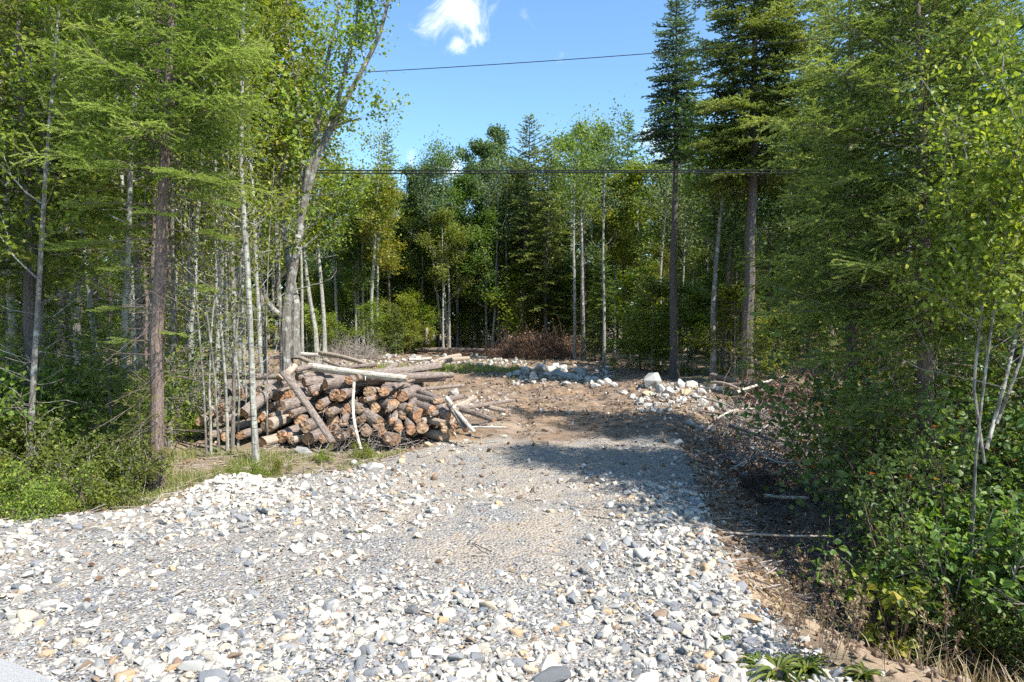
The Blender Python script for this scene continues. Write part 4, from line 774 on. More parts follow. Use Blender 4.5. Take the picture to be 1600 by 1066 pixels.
# near spruces on the right
def right_extra(gt, gc):
    r = np.random.default_rng(9)
    for z, az, L_ in [(2.35, math.pi * 1.05, 1.2), (2.0, math.pi * 1.2, 1.1), (1.7, math.pi * .9, .9), (2.6, -math.pi * .35, .9), (1.45, math.pi * 1.35, .8), (2.2, -.6, 1.0), (2.5, math.pi * 1.3, 1.1)]: spray(gt, gc, z, az, L_, r)
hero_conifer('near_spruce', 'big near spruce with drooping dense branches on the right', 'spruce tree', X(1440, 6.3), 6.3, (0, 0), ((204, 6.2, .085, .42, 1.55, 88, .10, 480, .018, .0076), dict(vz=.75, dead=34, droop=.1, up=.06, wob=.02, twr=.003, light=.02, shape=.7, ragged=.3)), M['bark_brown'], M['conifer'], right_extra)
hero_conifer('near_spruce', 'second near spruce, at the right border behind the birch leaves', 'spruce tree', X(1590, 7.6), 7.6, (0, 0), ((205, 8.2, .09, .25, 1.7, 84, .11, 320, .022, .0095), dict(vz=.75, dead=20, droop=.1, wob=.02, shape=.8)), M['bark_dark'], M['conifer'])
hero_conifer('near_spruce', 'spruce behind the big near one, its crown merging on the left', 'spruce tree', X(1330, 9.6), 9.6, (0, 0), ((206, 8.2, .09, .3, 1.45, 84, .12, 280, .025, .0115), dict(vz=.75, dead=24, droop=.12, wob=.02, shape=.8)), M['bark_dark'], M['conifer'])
# birch with light trunks at the right border
pxtrunk('birch_tree', 'small leafy birch with pale leaning stems at the right border', 'birch tree', 4.9, [(1520, 760), (1532, 640), (1548, 520), (1566, 400), (1580, 280), (1596, 170)], 4.5, 2.5, M['bark_grey'], 56, 9000, .042, M['leafL'], 40, .6,
        [([(1530, 700), (1562, 600), (1590, 500), (1610, 380)], 6, 3, .2), ([(1526, 720), (1512, 600), (1530, 470), (1540, 380), (1545, 300)], 5, 2, .1), ([(1545, 660), (1590, 560), (1630, 420)], 5, 2, -.1), ([(1560, 420), (1600, 330), (1640, 240)], 4, 2, 0)], tz=(.3, 1), upg=.35, sprd=.10)
# ------------------------------------------------------------------ shrubs, saplings, young firs
def shrub(seed, H, Rr, nst, leafn, ls, mw, ml, sprd=.07, up=.55, el=1.0):
    r = np.random.default_rng(seed); gt, gc = G(), G(); S0, tips = [], []
    for i_ in range(nst):
        a_ = r.uniform(0, 6.3); e = r.uniform(.75, 1.45) * el; p = np.array([r.normal(0, Rr * .25), r.normal(0, Rr * .25), -.05]); d = nrm(np.array([math.cos(a_) * math.cos(e), math.sin(a_) * math.cos(e), math.sin(e)]))
        grow(r, p, d, H * r.uniform(.55, 1.0), .009, 2, S0, tips, (3, 5), ang=.75, grav=.04, wig=.16, ratio=.5)
    segs(gt, np.concatenate([q[0][:-1] for q in S0]), np.concatenate([q[0][1:] for q in S0]), np.maximum(np.concatenate([q[1][:-1] for q in S0]), .0022), np.maximum(np.concatenate([q[1][1:] for q in S0]), .0018))
    T = np.concatenate(tips); T = T[T[:, 2] > .06 * H]; idx = r.integers(0, len(T), leafn); leaves(gc, T[idx] + r.normal(0, sprd, (leafn, 3)), ls, r, up, 0, np.clip(r.normal(.5, .2, leafn) + (r.uniform(0, 1, leafn) > .99) * .5, 0, 1))
    return [('stems', gt.mesh('shrub_stems', mw)), ('leaves', gc.mesh('shrub_leaves', ml))]
SH = {'a': (1.2, shrub(1, 1.2, .5, 9, 2600, .040, M['twigd'], M['leafS'])), 'b': (1.4, shrub(2, 1.4, .6, 10, 2800, .043, M['twigd'], M['leafS'])), 'c': (1.0, shrub(3, 1.0, .5, 10, 3000, .042, M['twig'], M['leafA'])), 'd': (.6, shrub(4, .6, .5, 14, 2600, .032, M['twigd'], M['leafL'], .05, .4)), 'e': (1.6, shrub(5, 1.6, .6, 9, 1300, .05, M['twig'], M['leafL']))}
def put_shrub(k, px, d, H, label, group=None, name='shrub', z=None):
    x = X(px, d); h0, pp = SH[k]; return inst(name, pp, (x, d, hs(x, d)), label, 'shrub', group, (0, 0, rf.uniform(0, 6.3)), H / h0)
GS = 'alder shrubs along the right ditch'
for k, px, d, H, lab in [('a', 1460, 6.0, 0.90, 'dark green shrub at the left front of the ditch thicket'), ('b', 1485, 5.4, 1.22, 'leafy shrub second from the left in the ditch thicket'), ('a', 1515, 5.1, 1.2, 'broad shrub in the middle of the ditch thicket'), ('b', 1570, 4.7, 1.5, 'tall shrub beside the small birch'), ('c', 1620, 4.4, 1.3, 'shrub cut by the right border, low'),
        ('a', 1520, 5.0, 0.64, 'low shrub above the sandy bank'), ('c', 1560, 4.5, 0.64, 'bright low shrub near the dry weeds'), ('b', 1640, 4.2, 0.68, 'low wide shrub at the lower right'), ('e', 1430, 7.6, 1.6, 'sparse pale shrub with bare twigs over the ditch'), ('e', 1415, 7.4, 2.1, 'tall sparse shrub below the big near spruce'), ('b', 1495, 6.8, 1.9, 'dense shrub under the big near spruce'),
        ('a', 1530, 6.2, 2.0, 'dense shrub left behind the small birch'), ('b', 1600, 6.0, 2.2, 'dense tall shrub at the right border'), ('c', 1400, 8.8, 1.3, 'shrub deeper behind the ditch'), ('c', 1435, 8.6, 1.8, 'shrub deep under the spruces'), ('e', 1370, 10.5, 1.3, 'sparse shrub beyond the root tangle'), ('b', 1500, 8.6, 2.2, 'shaded shrub deep at right'), ('e', 1590, 8.2, 2.6, 'shaded tall shrub deep by the border'),
        ('a', 1445, 6.7, 0.48, 'small shrub leaning over the ditch slope'), ('c', 1380, 9.2, .7, 'small bush by the fallen pole'), ('b', 1700, 5.0, 1.8, 'shrub beyond the right border'), ('b', 1690, 6.6, 2.4, 'tall shrub beyond the right border')]:
    put_shrub(k, px, d, H, lab, GS)
for k, px, d, H, lab in [('c', 190, 6.7, .62, 'bright green bush at the left verge by the brown fir'), ('c', 140, 6.8, .7, 'green bush left of the bright verge bush'), ('d', 20, 6.2, .42, 'low fern-like bush at the left border'), ('d', 85, 6.15, .38, 'low bush by the bare soil on the left'), ('c', 30, 7.2, .9, 'green bush behind the low left bushes'), ('d', 150, 6.3, .32, 'tiny bush at the edge of the stones'),
        ('d', 350, 7.4, .2, 'low green tangle before the stem cluster'), ('d', 430, 7.9, .17, 'low green tangle right of the pale poplar foot'), ('d', 390, 7.6, .2, 'low weedy bush above the stone heap'), ('c', 100, 8.2, 1.3, 'leafy bush under the leaning poplars'), ('e', 60, 8.6, 1.6, 'sparse leafy bush at the left'), ('e', 250, 9.0, 1.5, 'sparse bush right of the brown fir trunk'), ('d', 565, 8.7, .2, 'green sprouts at the foot of the birch stick'), ('d', 505, 8.6, .15, 'green sprouts under the leaning log'), ('e', 290, 10.5, 1.3, 'twiggy bush left of the log pile'), ('c', -20, 7.6, 1.4, 'bush past the left border'), ('c', -120, 7.0, 1.0, 'bush well past the left border'), ('d', -60, 6.3, .5, 'low bush past the left border'), ('c', -220, 7.4, 1.3, 'tall bush far past the left border'), ('d', -160, 6.4, .5, 'low bush far past the left border'), ('d', 300, 10.0, .5, 'low bush beside the pile')]:
    put_shrub(k, px, d, H, lab, 'bushes on the left verge')
GU = 'saplings along the edge of the wood'
for i_, (k, px, d, H) in enumerate([('youngfir0', 618, 33, 2.4), ('sapling0', 640, 34, 1.6), ('youngfir1', 590, 32, 1.8), ('sapling1', 665, 35, 1.5), ('sapling2', 1010, 23, 2.1), ('youngfir2', 1000, 24, 3.4), ('sapling1', 1035, 23, 2.2), ('sapling2', 1085, 21, 2.0), ('sapling0', 985, 26, 2.2), ('youngfir0', 930, 29, 2.6), ('sapling1', 958, 22, .55), ('sapling2', 720, 38, 2.2), ('sapling0', 600, 37, 3), ('youngfir1', 745, 38, 2.6), ('sapling1', 1135, 20, 1.7),
        ('youngfir2', 1185, 16, 2.2), ('sapling2', 1210, 15, 2.0), ('sapling0', 1105, 22, 2.6), ('youngfir2', 1350, 9, 2.3), ('sapling2', 575, 32, 2.6), ('sapling1', 630, 33.5, 2.8), ('sapling0', 600, 34, 2.0), ('sapling2', 660, 36, 2.6), ('sapling1', 1020, 22, 3.2), ('sapling0', 1075, 22, 3.0), ('sapling1', 1000, 25, 3.6), ('sapling2', 1150, 18, 2.8), ('sapling1', 880, 36, 3.4), ('sapling1', 520, 30, 2.0), ('sapling0', 480, 30, 2.4), ('sapling0', 640, 36, 3.2), ('sapling0', 780, 39, 2.6), ('sapling0', 870, 37, 3.0), ('youngfir0', 905, 34, 2.4)]):
    plant_px(k, px, d, P(px, 0, d).z * 0 + 500, f'low green {"fir" if "fir" in k else "sapling"}, {ords[i_]} listed along the wood edge', GU) if False else plant(k, X(px, d), d, H, 'x', GU)
for i_, px in enumerate(range(505, 960, 26)):
    d = rf.uniform(37.5, 40.5) if px < 800 else rf.uniform(34, 38); k = ['sapling1', 'sapling2', 'youngfir0', 'sapling0', 'sapling1', 'youngfir2'][i_ % 6]; plant(k, X(px, d), d, rf.uniform(2.6, 5.2), 'y', 'understorey at the back edge of the clearing')
for i_, o in enumerate(sorted([o for o in S.objects if o.get('label') == 'y'], key=lambda o: o.location.x / o.location.y)): o['label'] = f'lit green {"fir" if "fir" in o.name else "leafy sapling"}, {ords[i_]} from the left at the back edge of the clearing'
edge_objs = sorted([o for o in S.objects if o.get('label') == 'x'], key=lambda o: o.location.x / o.location.y)
for i_, o in enumerate(edge_objs): o['label'] = f'low green {"fir" if "fir" in o.name else "leafy sapling"}, {ords[i_]} from the left along the edge of the wood'
for i_, (k, px, d, H) in enumerate([('youngfir0', 215, 7.0, 1.3), ('youngfir1', 175, 7.8, 1.9), ('youngfir2', 110, 9.5, 2.6), ('youngfir0', 40, 9.8, 2.6), ('youngfir1', 20, 8.0, 1.4), ('youngfir2', 150, 8.6, 2.0)]):
    plant(k, X(px, d), d, H, ['knee-high fir right at the foot of the brown fir', 'light green young fir left of the brown fir', 'young fir behind the leaning poplars', 'young fir at the left border, taller', 'short young fir at the left border', 'young fir between pale poplars'][i_], 'young firs in the left wood')
fill(40, ['sapling0', 'youngfir1', 'youngfir2', 'sapling2'], 5, 24, 10, 34, 1.1, (1.8, 4.5), {'sapling': 'leafy understorey sapling in the shade of the right wood', 'youngfir': 'young fir in the shade of the right wood'}, 'understorey of the right wood')
fill(34, ['sapling0', 'sapling1', 'youngfir1', 'youngfir2', 'sapling2'], -24, -5, 11, 40, 1.2, (1.4, 3.6), {'sapling': 'leafy understorey sapling in the left wood', 'youngfir': 'young fir in the left wood'}, 'understorey of the left wood')
fill(60, ['sapling0', 'youngfir1', 'youngfir0', 'sapling0'], -26, 24, 38, 45, .7, (2.2, 5), {'sapling': 'leafy understorey sapling behind the clearing', 'youngfir': 'young fir behind the clearing'}, 'understorey behind the clearing')
# far-off wood that reads as one mass
g1 = G(); ks = ['spruce0', 'spruce2', 'maple0', 'maple2', 'spruce1', 'poplar1']
for i_ in range(84):
    a_ = -1.0 + 2.05 * (i_ + rf.uniform(0, 1)) / 84; d = rf.uniform(52, 64); x = a_ * d * .88; k = ks[rf.integers(0, 6)]
    g1.merge(LIB[k][2][1], (x, d, -.2), rf.uniform(0, 6), rf.uniform(.78, .92)); 
for i_ in range(170):
    a_ = -1.0 + 2.05 * (i_ + rf.uniform(0, 1)) / 170; d = rf.uniform(44, 58); g1.merge(LIB['sapling0'][2][1], (a_ * d * .88, d, -.2), rf.uniform(0, 6), rf.uniform(1.3, 2.4))
link('forest', g1.mesh('forest', M['conifer']), kind='stuff', label='distant dark wood seen between the nearer trees')
# ------------------------------------------------------------------ log pile
def log_end_mat():
    m, N, L = mat('sawn_end'); tcn = N('ShaderNodeTexCoord'); sp = N('ShaderNodeVectorMath', operation='LENGTH')
    n = N('ShaderNodeTexNoise', inp={'Scale': 3.0, 'Detail': 4}); L(tcn.outputs['Object'], n.inputs[0]); oi = N('ShaderNodeObjectInfo')
    mp = N('ShaderNodeMapping', inp={'Scale': (1, 0, 1)}); L(tcn.outputs['Object'], mp.inputs[0]); L(mp.outputs[0], sp.inputs[0])
    a = N('ShaderNodeMath', operation='MULTIPLY_ADD', inp={1: .25}); L(n.outputs['Fac'], a.inputs[0]); L(sp.outputs['Value'], a.inputs[2])
    s_ = N('ShaderNodeMath', operation='MULTIPLY', inp={1: 95.0}); L(a.outputs[0], s_.inputs[0]); sn = N('ShaderNodeMath', operation='SINE'); L(s_.outputs[0], sn.inputs[0])
    n2 = N('ShaderNodeTexNoise', inp={'Scale': 20.0, 'Detail': 5, 'Roughness': .7}); L(tcn.outputs['Object'], n2.inputs[0])
    k = N('ShaderNodeMath', operation='MULTIPLY_ADD', inp={1: .10}); L(sn.outputs[0], k.inputs[0]); L(n2.outputs['Fac'], k.inputs[2])
    r = ramp(N, [(.25, (.15, .09, .06)), (.45, (.33, .215, .145)), (.6, (.45, .33, .23)), (.8, (.56, .46, .35))]); L(k.outputs[0], r.inputs[0])
    r2 = ramp(N, [(0, (.72, .6, .52)), (.3, (1, .8, .64)), (.55, (1, .92, .8)), (.8, (.8, .8, .78)), (1, (.5, .46, .42))]); L(oi.outputs['Random'], r2.inputs[0])
    x = N('ShaderNodeMix', data_type='RGBA', blend_type='MULTIPLY', inp={0: 1.0}); L(r.outputs[0], x.inputs[6]); L(r2.outputs[0], x.inputs[7])
    p = N('ShaderNodeBsdfPrincipled', inp={'Roughness': .85, 'Specular IOR Level': .2}); L(x.outputs[2], p.inputs['Base Color'])
    b = N('ShaderNodeBump', inp={'Strength': .35, 'Distance': .006}); L(k.outputs[0], b.inputs['Height']); L(b.outputs[0], p.inputs['Normal'])
    o = N('ShaderNodeOutputMaterial'); L(p.outputs[0], o.inputs[0]); return m
M['end'] = log_end_mat()
M['bark_log'] = bark_mat('bark_log', [(.25, (.06, .04, .032)), (.42, (.16, .12, .10)), (.58, (.28, .235, .205)), (.76, (.44, .40, .36))], (14, 4, 14), 1.0)
M['bark_peel'] = bark_mat('bark_peeled', [(.3, (.20, .145, .10)), (.55, (.36, .30, .24)), (.75, (.5, .46, .4))], (10, 3, 10), .5)
def make_log(p0, p1, r0, r1, label, seed, mb='bark_log', name='log', cat='log', group='logs of the felled wood pile', knots=3, bend=.02):
    r = np.random.default_rng(seed); p0, p1 = Vector(p0), Vector(p1); L_ = (p1 - p0).length; q = (p1 - p0).to_track_quat('Y', 'Z')
    K = max(7, int(L_ / .12)); n = 14; ph = r.uniform(0, 6.3, 3); an = np.arange(n) / n * 2 * math.pi
    prof = 1 + .06 * np.cos(an * 2 + ph[0]) + .04 * np.cos(an * 3 + ph[1]) + r.normal(0, .015, n)
    yy = np.linspace(0, L_, K); rad = np.linspace(r0, r1, K) * (1 + r.normal(0, .018, K)); bx = bend * np.sin(yy / L_ * math.pi) * r.normal(0, 1) * L_; bz = bend * np.sin(yy / L_ * math.pi) * r.normal(0, 1) * L_
    rr = rad[:, None] * prof[None] * (1 + r.normal(0, .02, (K, n)))
    V = np.stack([bx[:, None] + rr * np.cos(an), np.repeat(yy[:, None], n, 1), bz[:, None] + rr * np.sin(an)], -1); V[0, :, 1] += r.normal(0, .008, n)
    i_ = np.arange(K - 1)[:, None] * n; j = np.arange(n)[None]; k = (j + 1) % n
    gb = G(); gb.add(V.reshape(-1, 3), np.stack([i_ + j, i_ + n + j, i_ + n + k, i_ + k], -1).reshape(-1, 4))
    for _ in range(knots):
        a_ = r.uniform(0, 6.3); y0 = r.uniform(.1, .9) * L_; c = np.array([math.cos(a_), 0, math.sin(a_)]); rk = np.interp(y0, yy, rad); ln = r.uniform(.02, .09)
        tube(gb, [c * rk * .8 + [0, y0, 0], c * (rk + ln) + [0, y0 + ln * .5, 0]], [rk * .16, rk * .10], 5, cap=True)
    o = empty(name, p0, label, cat, group); o.rotation_mode = 'QUATERNION'; o.rotation_quaternion = q
    link('bark', gb.mesh('log_bark', M[mb], False), o)
    for e, nm in ((0, 0), (K - 1, 1)):
        ge = G(); ring = V[e] * 1.0; ctr = ring.mean(0); s_ = -1 if e == 0 else 1
        inner = ctr + (ring - ctr) * .5 + np.array([0, s_ * .004, 0]); W = np.vstack([ring, inner, ctr + [0, s_ * r.uniform(-.004, .008), 0]]) + np.array([0, s_ * .001, 0])
        jj = np.arange(n); kk = (jj + 1) % n
        q4 = np.stack([jj, kk, n + kk, n + jj], -1); t3 = np.stack([n + jj, n + kk, np.full(n, 2 * n)], -1)
        if e: q4 = q4[:, ::-1]; t3 = t3[:, ::-1]
        ge.add(W, q4, t3); link('cut_face', ge.mesh('log_end', M['end'], False), o)
    return o
def pile_d(py): return 9.35 + (693 - py) / 100 * .75
# end faces in photo pixels: x, y, radius, back x-drift, rise, size word
EN = [(438, 636, 11, .5, .15), (423, 635, 5, .3, .1), (455, 647, 6, .4, .1), (440, 683, 10, .35, .12), (476, 667, 10, .1, .1), (418, 665, 11, .1, .05), (405, 651, 9.5, 0, .1), (346, 656, 6.5, .2, .1), (313, 658, 8, .1, .1), (352, 683, 7, -.3, .1), (343, 635, 5, .2, .1), (464, 589, 6.5, .9, .02), (475, 598, 8, 1.1, .1),
      (483, 611, 7, .8, .1), (507, 601, 10, 1.2, .12), (520, 615, 6, .2, .1), (532, 618, 9.8, .1, .08), (545, 594, 7.2, .2, .1), (557, 590, 6.5, 1.0, -.1), (536, 661, 6.5, 0, .4), (548, 677, 8.5, 0, .5), (533, 684, 6, 0, .2), (481, 686, 10, .2, .1), (455, 688, 6.5, .4, .1), (410, 692, 10, .6, .1), (349, 643, 7, .2, .1), (386, 641, 8, .2, .1),
      (614, 632, 9.3, -.9, .2), (655, 650, 12, -.8, .35), (703, 651, 9.5, -.75, .3), (694, 662, 6.2, -.7, .2), (642, 671, 8.5, -.4, .2), (660, 669, 9.5, -.2, .1), (695, 683, 9, -.5, .1), (681, 627, 5, -.8, .1), (623, 668, 7.5, -.2, .2), (613, 661, 5, -.3, .2), (592, 662, 11, -.75, .55), (597, 676, 7, -.2, .1), (616, 687, 11, -.6, .1), (572, 674, 9, 0, .1),
      (587, 637, 8, -.2, .1), (576, 612, 9, .1, .1), (580, 626, 7, 0, .1), (709, 666, 4.5, -.5, .1), (500, 633, 8, .2, .0), (515, 645, 7, .1, .0), (560, 640, 7, 0, .1), (330, 615, 7, .3, 0), (372, 612, 8, .3, 0), (400, 612, 7, .2, 0), (325, 640, 6, .2, 0), (375, 680, 8, .2, 0), (330, 680, 7, .3, 0), (395, 632, 6, .2, 0), (630, 650, 6, -.3, .1), (675, 640, 7, -.6, .15), (505, 686, 7, .1, .1), (520, 672, 8, .1, .0), (565, 656, 7, 0, .1), (600, 612, 8, -.2, .1)]
for _ in range(26):
    a_ = rs.uniform(322, 705); b_ = rs.uniform(605 + max(0, a_ - 600) * .35, 690); EN.append((a_, b_, rs.uniform(4, 6.5), rs.normal(0, .4), rs.uniform(0, .2)))
rows = [(0, 604, 'top'), (604, 624, 'upper'), (624, 645, 'middle'), (645, 670, 'lower'), (670, 999, 'bottom')]
done = 0
for lo_, hi_, nm in rows:
    sel = sorted([e for e in EN if lo_ <= e[1] < hi_])
    for k, (px, py, rp, drift, rise) in enumerate(sel):
        d = pile_d(py + rp * .3) + rs.uniform(-.12, .1); r_ = rp * d / FPX * .97; p0 = P(px, py, d); L_ = rs.uniform(1.7, 2.5)
        if hi_ > 645 and rise > .2: L_ *= .8
        v = Vector((drift, 1, rise * .4 + rs.normal(0, .03) )).normalized() * L_
        big = 'thick' if rp > 9 else ('medium' if rp > 6.6 else 'slim')
        make_log(p0, p0 + v, r_, r_ * rs.uniform(.72, .9), f'{big} sawn log, {ords[k]} from the left in the {nm} row of the pile', 300 + done, mb='bark_peel' if rs.uniform() < .18 else 'bark_log'); done += 1
# hidden supporting logs behind the visible ends
for k in range(30):
    x = rs.uniform(-3.7, -1.3); z = rs.uniform(.08, .62); y = 9.75 + z * .7 + rs.uniform(-.05, .2); make_log((x, y, z), (x + rs.normal(0, .25), y + rs.uniform(1.5, 2.2), z + rs.normal(.03, .06)), .085, .07, 'log buried deep in the pile between the sawn ends', 500 + k, group='logs hidden inside the wood pile')
def pxlog(a, b, da, db, w, label, seed, mb='bark_log', w2=None, name='log', cat='log', group=None, knots=3, bend=.012):
    p0, p1 = P(a[0], a[1], da), P(b[0], b[1], db); return make_log(p0, p1, w * .5 * da / FPX, (w2 or w * .85) * .5 * db / FPX, label, seed, mb, name, cat, group, knots, bend)
pxlog((444, 583), (520, 692), 9.6, 9.0, 13, 'long bare log leaning diagonally across the front of the pile', 601)
pxlog((382, 646), (437, 600), 9.3, 9.9, 18, 'thick dark log sloping up to the right on the left of the pile', 602)
pxlog((345, 586), (446, 588), 10.2, 9.9, 11, 'long log lying flat along the top left of the pile', 603)
pxlog((436, 592), (462, 572), 9.7, 10.0, 12, 'pale stripped chunk at the fork on top of the pile', 604, 'bark_peel')
pxlog((462, 578), (500, 568), 10.0, 10.4, 9, 'grey piece behind the fork on top of the pile', 605)
pxlog((484, 573), (636, 592), 10.3, 10.0, 13, 'long white birch log lying across the top of the pile', 606, 'birch', 11)
pxlog((602, 603), (640, 604), 10.4, 10.5, 11, 'short barked log lying crosswise at the right top of the pile', 607)
pxlog((553, 598), (564, 702), 9.35, 8.95, 4.5, 'thin crooked white birch pole standing propped against the pile front', 608, 'birch', 5, name='birch_pole', cat='pole', bend=.05)
pxlog((698, 622), (742, 676), 9.7, 9.0, 7, 'white bare pole slanting down the right end of the pile', 609, 'birch', 6, name='birch_pole', cat='pole')
pxlog((716, 638), (772, 657), 10.2, 9.7, 9, 'loose grey pole on the ground right of the pile', 610)
pxlog((736, 668), (792, 668), 9.3, 9.3, 4, 'thin white stick on the dirt right of the pile', 611, 'birch', 2.5, name='stick', cat='stick', knots=0)
pxlog((758, 635), (792, 643), 10.9, 10.6, 8, 'broken bark slab on the dirt right of the pile', 612, 'bark_peel')
pxlog((703, 632), (728, 672), 9.6, 9.2, 12, 'log half hidden under the white slanting pole', 613)
pxlog((655, 612), (688, 626), 10.6, 9.9, 9, 'log sloping down on the brushy right end of the pile', 614)
pxlog((470, 560), (560, 590), 16, 13.5, 7, 'weathered grey pole behind the pile, lower', 615, 'bark_peel'); pxlog((500, 552), (585, 574), 17, 15, 7, 'weathered grey pole behind the pile, upper', 616, 'bark_peel'); pxlog((538, 575), (590, 570), 14.5, 14.5, 8, 'dark log with broken end behind the birch log', 617)
pxlog((466, 553), (540, 558), 18, 18, 6, 'bleached pole on the ground behind the pile', 618, 'birch'); pxlog((505, 563), (575, 582), 15, 14, 5, 'thin pole crossing others behind the pile', 619)
pxlog((674, 569), (718, 556), 25, 28, 9, 'pinkish log end-on to the right at the back of the clearing', 620, 'bark_peel'); pxlog((676, 573), (732, 560), 24, 27, 7, 'second pinkish log at the back of the clearing', 621, 'bark_peel'); pxlog((640, 562), (675, 560), 27, 27, 5, 'pale pole at the back of the clearing', 622, 'birch')
pxlog((650, 547), (800, 549), 36, 34, 8, 'long dark fallen trunk along the back of the clearing', 623, 'bark_log')
pxlog((668, 538), (666, 512), 35, 35, 7, 'short broken grey stump snag at the back of the clearing', 624, 'bark_peel', name='broken_snag', cat='stump')
pxlog((1250, 621), (1112, 586), 14.0, 16.2, 10, 'long grey trunk lying in shade below the brown spruce', 625, 'bark_log', 7); pxlog((1152, 613), (1225, 588), 13.6, 14.2, 5, 'pale thin branch propped over the long grey trunk', 626, 'birch', 3, name='branch', cat='branch'); pxlog((1200, 633), (1244, 646), 12.6, 12.0, 9, 'short grey log right of the root tangle', 627)
pxlog((1130, 641), (1170, 632), 12.4, 12.6, 9, 'bent whitish root piece in the root tangle', 628, 'bark_peel', bend=.12); pxlog((1080, 640), (1160, 648), 12.6, 12.0, 4, 'long brown root on the rubble', 629, 'bark_log', name='root', cat='root'); pxlog((1140, 665), (1210, 690), 11, 10.2, 5, 'dark branch crossing the root tangle', 630, name='branch', cat='branch')
pxlog((1128, 832), (1302, 838), 5.5, 5.6, 4, 'long thin pole jutting over the ditch', 631, 'bark_peel', 3, name='pole', cat='pole', knots=1); pxlog((1196, 774), (1262, 778), 7.2, 7.3, 6, 'pale log end lying in the ditch shade', 632, 'birch'); pxlog((1090, 740), (1120, 768), 7.8, 7.2, 3, 'thin stick on the ditch slope', 633, name='stick', cat='stick', knots=0)
pxlog((1140, 734), (1164, 722), 8.0, 8.3, 4, 'forked pale stick on the ditch slope', 634, 'birch', name='stick', cat='stick'); pxlog((1098, 748), (1112, 738), 7.6, 7.8, 4, 'short pale stick on the ditch slope', 635, 'birch', name='stick', cat='stick'); pxlog((1240, 600), (1120, 602), 14.5, 15, 5, 'grey branch under the long grey trunk', 636)
for k, (a_, b_, da, db, w_, mb_) in enumerate([((1085, 622), (1150, 640), 14, 12.8, 5, 'bark_peel'), ((1120, 655), (1200, 640), 11.8, 12.4, 4, 'birch'), ((1150, 676), (1235, 668), 10.8, 11, 6, 'bark_peel'), ((1180, 700), (1250, 722), 9.8, 9.0, 4, 'birch'), ((1100, 600), (1180, 622), 15.5, 14.2, 5, 'bark_peel'), ((1190, 610), (1260, 640), 14, 12.8, 5, 'birch'), ((1140, 700), (1200, 664), 10, 11.2, 3, 'birch'), ((1205, 742), (1268, 735), 8.3, 8.4, 5, 'bark_peel')]):
    pxlog(a_, b_, da, db, w_, f'bleached slash branch, {ords[k]} listed nearest first' if False else f'bleached crooked branch lying in the slash, {["leftmost upper", "thin middle", "thick lower", "lowest thin", "topmost left", "topmost right", "steeply slanting", "rightmost low"][k]} one', 700 + k, mb_, name='branch', cat='branch', group='branches in the slash beside the track', bend=.06, w2=w_ * .5)
# twig brush: heaps of thin crooked sticks
def brush(name, label, ctr, rx, ry, h, n, L_, rad, mm, seed, up=.25, leaf=0, ml=None):
    r = np.random.default_rng(seed); gt = G(); P0, P1, RR = [], [], []; pts_all = []
    for i_ in range(n):
        a_, q = r.uniform(0, 6.3), math.sqrt(r.uniform()); x, y = math.cos(a_) * rx * q, math.sin(a_) * ry * q; z = h * (1 - q * q) * r.uniform(0, 1)
        d = nrm(np.array([r.normal(), r.normal(), abs(r.normal(0, up))])); l_ = L_ * r.uniform(.3, 1.2); p = np.array([x, y, z]) - d * l_ * .4; rr = rad * r.uniform(.5, 1.4)
        for s_ in range(4):
            d = nrm(d + r.normal(0, .22, 3)); p1 = p + d * l_ / 4; P0.append(p); P1.append(p1); RR.append(rr * (1 - s_ * .2)); pts_all.append(p1)
            if r.uniform() < .6: P0.append(p1); P1.append(p1 + nrm(d + r.normal(0, .7, 3)) * l_ * .2); RR.append(rr * .5)
            p = p1
    segs(gt, P0, P1, np.array(RR), np.array(RR) * .8); o = empty(name, (ctr[0], ctr[1], hs(ctr[0], ctr[1])), label, 'brush heap'); link('twigs', gt.mesh(name, mm), o)
    if leaf:
        gc = G(); T = np.array(pts_all); leaves(gc, T[r.integers(0, len(T), leaf)] + r.normal(0, .05, (leaf, 3)), .07, r, .3); link('dead_leaves', gc.mesh('dead_leaves', ml), o)
brush('brush_heap', 'large brown heap of dead brush at the back of the clearing', (X(845, 31), 31), 2.3, .9, 1.25, 900, 1.3, .010, M['twigd'], 1, .5, 5000, M['deadleaf'])
brush('brush_heap', 'grey twiggy brush left at the back, by the leaning trunks', (X(545, 30), 30), 1.6, .8, .8, 420, 1.2, .009, M['twig'], 2, .6)
brush('brush_heap', 'low brown brush trailing right along the fallen trunk', (X(770, 33), 33), 2.6, .6, .5, 420, 1.0, .009, M['twigd'], 3, .4, 1200, M['deadleaf'])
brush('brush_heap', 'reddish fine brush stuffed in the right end of the pile', (X(640, 10.3), 10.3), .35, .6, .75, 420, .5, .0035, M['twigd'], 4, .5)
brush('brush_heap', 'tangle of grey twigs across the middle front of the pile', (X(560, 9.6), 9.6), .9, .35, .45, 170, .7, .004, M['twig'], 5, .3)
brush('root_tangle', 'dark tangle of roots and twigs on the ditch edge', (X(1170, 12), 12), 1.2, 1.8, .5, 620, 1.0, .010, M['twig'], 6, .3, 500, M['deadleaf'])
brush('root_tangle', 'reddish root tangle right of the half buried boulder', (X(1225, 10), 10), .8, .8, .4, 420, .7, .007, M['twigd'], 7, .3)
brush('brush_heap', 'brown fine brush in the shade below the brown spruce', (X(1250, 13.5), 13.5), 1.2, 1.2, .8, 500, 1.0, .007, M['twigd'], 8, .5, 900, M['deadleaf'])
brush('brush_heap', 'dead twigs leaning in the deep shade under the near spruce', (X(1380, 8.6), 8.6), 1.2, .8, 1.4, 420, 1.1, .004, M['twig'], 9, 1.0)
brush('brush_heap', 'grey brush lying behind the thin stem cluster', (X(300, 12.5), 12.5), 1.8, 1.2, .5, 520, .9, .006, M['twig'], 10, .4)
